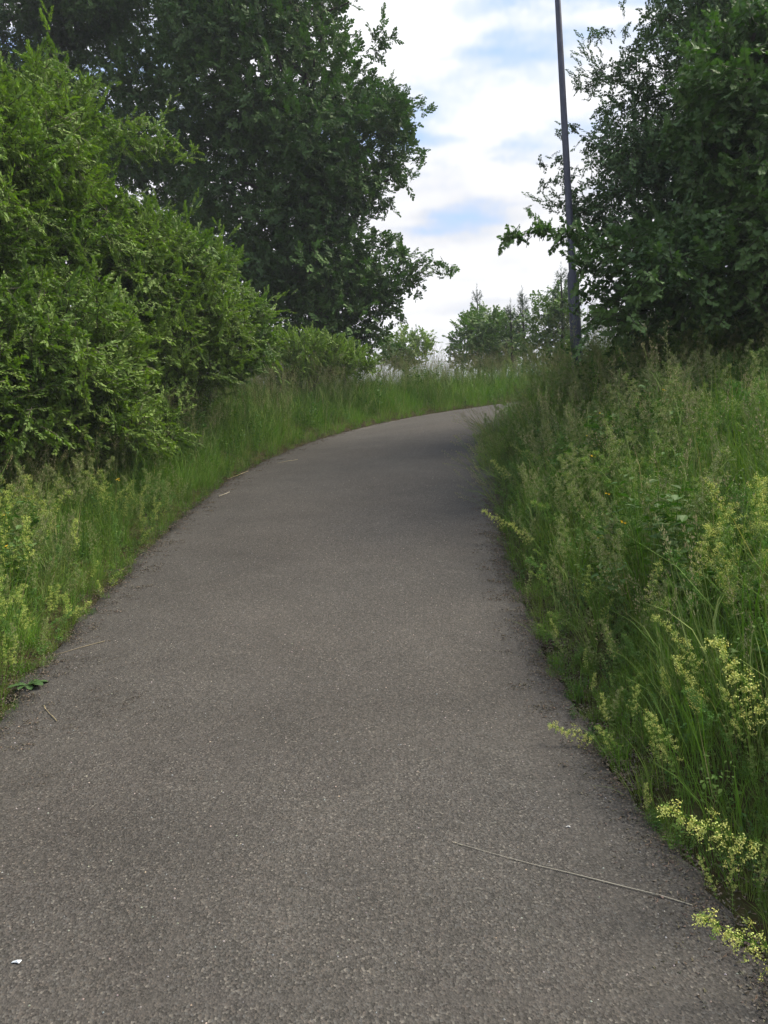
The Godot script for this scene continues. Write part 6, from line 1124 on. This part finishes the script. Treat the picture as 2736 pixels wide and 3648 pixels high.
func build_trees() -> void:
	var oakc := lin(0.105, 0.185, 0.048)
	var brown := lin(0.09, 0.07, 0.05)
	var oak := []; var small := []; var mpl := []; var thorn := []; var farl := []
	for k in 3:
		oak.append(sprig("oak", 13, 0.28, 0.088, oakc, brown, 0.95))
		small.append(sprig("oval", 27, 0.25, [0.043, 0.053, 0.036][k], lin(0.21, 0.315, 0.062), brown, 1.0))
		thorn.append(sprig("thorn", 16, 0.26, 0.054, lin(0.13, 0.205, 0.08), brown, 1.0))
	for k in 2:
		mpl.append(sprig("maple", 14, 0.28, 0.062, lin(0.13, 0.215, 0.07), brown, 1.0))
		farl.append(sprig("thorn", 11, 0.36, 0.11, lin(0.165, 0.24, 0.065), brown, 1.0))
	tree("oak_tree", "tall dark oak with lobed leaves and ragged edge against the sky", "tree", "", -1.3, -17.2, "oak_a", {"sprigs": oak, "dens": 15.0, "shoots": 60, "shoot": 1.1, "trunk": 0.24, "limbs": 34, "leaf": "leaf", "tint_b": Color(0.5, 0.55, 0.6), "parts": 16})
	tree("oak_tree", "dark oak crown behind the light green shrubs at upper left", "tree", "", -8.5, -19.2, "oak_b", {"sprigs": oak, "dens": 17.0, "trunk": 0.26, "limbs": 20, "leaf": "leaf", "tint_b": Color(0.7, 0.74, 0.8), "stems": 3})
	tree("shrub", "tall light green shrub with feathery shoots at the left border", "shrub", "shrubs along the left verge", -4.8, -8.2, "shrub_a", {"sprigs": small, "dens": 38.0, "trunk": 0.035, "stems": 6, "limbs": 16, "leaf": "bright", "up": 0.12, "flat": 0.7, "tint_b": Color(0.55, 0.66, 0.52), "shoots": 50, "parts": 11})
	tree("shrub", "light green shrub sloping down towards the far grass bank", "shrub", "shrubs along the left verge", -3.2, -11.2, "shrub_b", {"sprigs": small, "dens": 38.0, "trunk": 0.035, "stems": 5, "limbs": 14, "leaf": "bright", "up": 0.1, "flat": 0.7, "tint_b": Color(0.45, 0.58, 0.48), "shoots": 40, "parts": 11})
	tree("shrub", "low dense shrub hanging over the left verge grass", "shrub", "shrubs along the left verge", -4.7, -8.1, "shrub_c", {"sprigs": small, "dens": 42.0, "trunk": 0.03, "stems": 6, "limbs": 12, "leaf": "bright", "up": 0.05, "flat": 0.7, "tint_b": Color(0.5, 0.6, 0.48), "shoots": 35, "parts": 11})
	tree("shrub", "bright low undergrowth at the foot of the tall oak", "shrub", "", -1.6, -15.0, "under", {"sprigs": small, "dens": 24.0, "trunk": 0.03, "stems": 4, "limbs": 10, "leaf": "bright", "up": 0.5})
	tree("hawthorn_tree", "dark small-leaved tree behind the lamp post with thin twigs reaching out", "tree", "", 5.0, -11.6, "haw", {"sprigs": thorn, "dens": 21.0, "inner": true, "shoots": 60, "trunk": 0.16, "limbs": 32, "leaf": "leaf", "tint_b": Color(0.5, 0.56, 0.58), "parts": 12})
	tree("maple_tree", "broad-leaved tree at the right border with a branch crossing the lamp post", "tree", "", 4.6, -8.4, "maple", {"sprigs": mpl, "dens": 19.0, "inner": true, "shoots": 30, "trunk": 0.13, "limbs": 30, "leaf": "leaf", "tint_b": Color(0.45, 0.52, 0.5), "parts": 24})
	tree("shrub", "dark shrub in the shade under the right-hand trees", "shrub", "", 4.4, -9.6, "under_r", {"sprigs": thorn, "dens": 22.0, "trunk": 0.03, "stems": 4, "limbs": 10, "leaf": "leaf"})
	tree("distant_tree", "small yellowish flat-crowned tree beyond the crest beside the oak", "tree", "trees beyond the crest", 1.2, -30.2, "far_l", {"sprigs": farl, "dens": 5.0, "trunk": 0.06, "limbs": 16, "leaf": "bright", "tint_a": Color(1.0, 1.0, 0.8), "tint_b": Color(0.85, 0.9, 0.7)})
	tree("distant_tree", "rounded broadleaf tree in the middle beyond the crest", "tree", "trees beyond the crest", 3.5, -27.2, "far_m", {"sprigs": farl, "dens": 5.5, "trunk": 0.08, "limbs": 18, "leaf": "leaf", "tint_b": Color(0.7, 0.78, 0.72)})
	tree("distant_tree", "loose open-crowned tree behind the lamp post foot", "tree", "trees beyond the crest", 5.2, -24.2, "far_r", {"sprigs": farl, "dens": 4.5, "trunk": 0.06, "limbs": 18, "leaf": "leaf", "tint_b": Color(0.7, 0.75, 0.7)})
	conifer(3.7, -29.2, 9.0, 0.42, "young pine whose pointed tip rises above the rounded broadleaf tree")
	conifer(4.75, -25.7, 8.0, 0.25, "thin young pine with a single dense tip left of the lamp post")
	conifer(4.45, -26.3, 7.7, 0.24, "shorter young pine between the rounded tree and the thin pine")
	conifer(5.45, -23.2, 8.0, 0.3, "young pine standing just behind the lamp post")

func build_sky(env: Environment) -> void:
	var w := 1600
	var h := 800
	var im := Image.create(w, h, false, Image.FORMAT_RGBF)
	var n := FastNoiseLite.new()
	n.seed = 21
	n.noise_type = FastNoiseLite.TYPE_SIMPLEX_SMOOTH
	n.frequency = 1.0
	n.fractal_type = FastNoiseLite.FRACTAL_FBM
	n.fractal_octaves = 5
	n.fractal_gain = 0.52
	n.domain_warp_enabled = true
	n.domain_warp_amplitude = 0.25
	n.domain_warp_frequency = 1.2
	for j in h:
		var el := PI * 0.5 - PI * (j + 0.5) / h
		var y := sin(el)
		var cr := cos(el)
		for i in w:
			if y < -0.02:
				im.set_pixel(i, j, Color(0.32, 0.33, 0.28))
				continue
			var az := TAU * ((i + 0.5) / w - 0.5)
			var dx := sin(az) * cr
			var dz := -cos(az) * cr
			# a cloud sheet overhead, foreshortened towards the horizon
			var k := 1.0 / (maxf(y, 0.0) + 0.22)
			var c := n.get_noise_3d(dx * k * 1.15 + CLOUD_SHIFT, dz * k * 2.2, y * 0.7)
			var fine := n.get_noise_3d(dx * k * 2.6 + CLOUD_SHIFT, dz * k * 6.5 + 40.0, 2.0)
			var cover := smoothstep(-0.42, 0.22, 0.7 * c + 0.75 * fine + CLOUD_COVER + 0.5 * smoothstep(0.44, 0.32, y))
			var blue := Color(0.26, 0.39, 0.64).lerp(Color(0.38, 0.49, 0.67), pow(1.0 - y, 2.0))
			var lit := 0.60 + 0.15 * clampf(c * 1.1 + fine * 0.9, -1, 1)
			var white := Color(lit, lit * 1.01, lit * 1.045)
			im.set_pixel(i, j, blue.lerp(white, cover))
	var pm := PanoramaSkyMaterial.new()
	pm.panorama = ImageTexture.create_from_image(im)
	pm.filter = true
	var sky := Sky.new()
	sky.sky_material = pm
	env.background_mode = Environment.BG_SKY
	env.sky = sky

func _ready() -> void:
	# camera
	var cam := Camera3D.new()
	cam.name = "camera"
	cam.position = eye
	cam.basis = Basis(Vector3.RIGHT, deg_to_rad(-1.5)) * Basis(Vector3.BACK, deg_to_rad(-1.5))
	cam.fov = 67.0
	cam.near = 0.05
	cam.far = 2000.0
	add_child(cam)
	cam.current = true
	# sky and exposure
	var env := Environment.new()
	env.tonemap_mode = Environment.TONE_MAPPER_LINEAR
	env.tonemap_exposure = 1.66
	env.fog_enabled = true
	env.fog_density = 0.0013
	env.fog_light_color = Color(0.92, 0.94, 1.0)
	env.sdfgi_enabled = true
	env.ssao_enabled = true
	env.ssil_enabled = true
	build_sky(env)
	env.background_energy_multiplier = 1.05
	var we := WorldEnvironment.new()
	we.name = "world_environment"
	we.environment = env
	add_child(we)
	# sun behind thin cloud, high and a little ahead
	var sun := DirectionalLight3D.new()
	sun.name = "sun"
	sun.light_energy = 1.3
	sun.light_color = Color(1.0, 0.96, 0.88)
	sun.light_angular_distance = 26.0
	sun.shadow_enabled = true
	add_child(sun)
	sun.look_at_from_position(Vector3(0.56, 0.78, -0.16) * 50.0, Vector3.ZERO)
	# materials
	rng.seed = 4242
	bump.seed = 9
	bump.noise_type = FastNoiseLite.TYPE_SIMPLEX_SMOOTH
	bump.frequency = 0.02
	bump.fractal_type = FastNoiseLite.FRACTAL_FBM
	bump.fractal_octaves = 3
	mats.leaf = leafy(0.68, Color(0.5, 0.65, 0.22), 0.4)
	mats.bright = leafy(0.6, Color(0.72, 0.8, 0.34), 0.4)
	mats.grass = leafy(0.65, Color(0.58, 0.75, 0.18), 0.4)
	mats.bloom = leafy(0.8, Color(0.5, 0.5, 0.2))
	mats.dry = leafy(0.9, Color.BLACK, 0.3)
	var bark := StandardMaterial3D.new()
	bark.albedo_texture = noise_tex(FastNoiseLite.TYPE_SIMPLEX_SMOOTH, 0.03, 256, [[0.0, Color(0.13, 0.115, 0.10)], [0.5, Color(0.23, 0.205, 0.18)], [1.0, Color(0.33, 0.30, 0.27)]], 8, 0.0, -1, 4)
	bark.uv1_triplanar = true
	bark.uv1_scale = Vector3(3, 1, 3)
	bark.roughness = 0.95
	mats.bark = bark
	var pole := StandardMaterial3D.new()
	pole.albedo_texture = noise_tex(FastNoiseLite.TYPE_SIMPLEX_SMOOTH, 0.02, 256, [[0.0, Color(0.20, 0.21, 0.26)], [0.5, Color(0.25, 0.26, 0.32)], [1.0, Color(0.30, 0.31, 0.36)]], 18, 0.0, -1, 4)
	pole.uv1_triplanar = true
	pole.uv1_scale = Vector3(2, 1, 2)
	pole.metallic = 0.35
	pole.roughness = 0.55
	mats.pole = pole
	grid()
	build_ground()
	build_path()
	build_trees()
	build_pole()
	build_verges()
	build_litter()
	build_small()
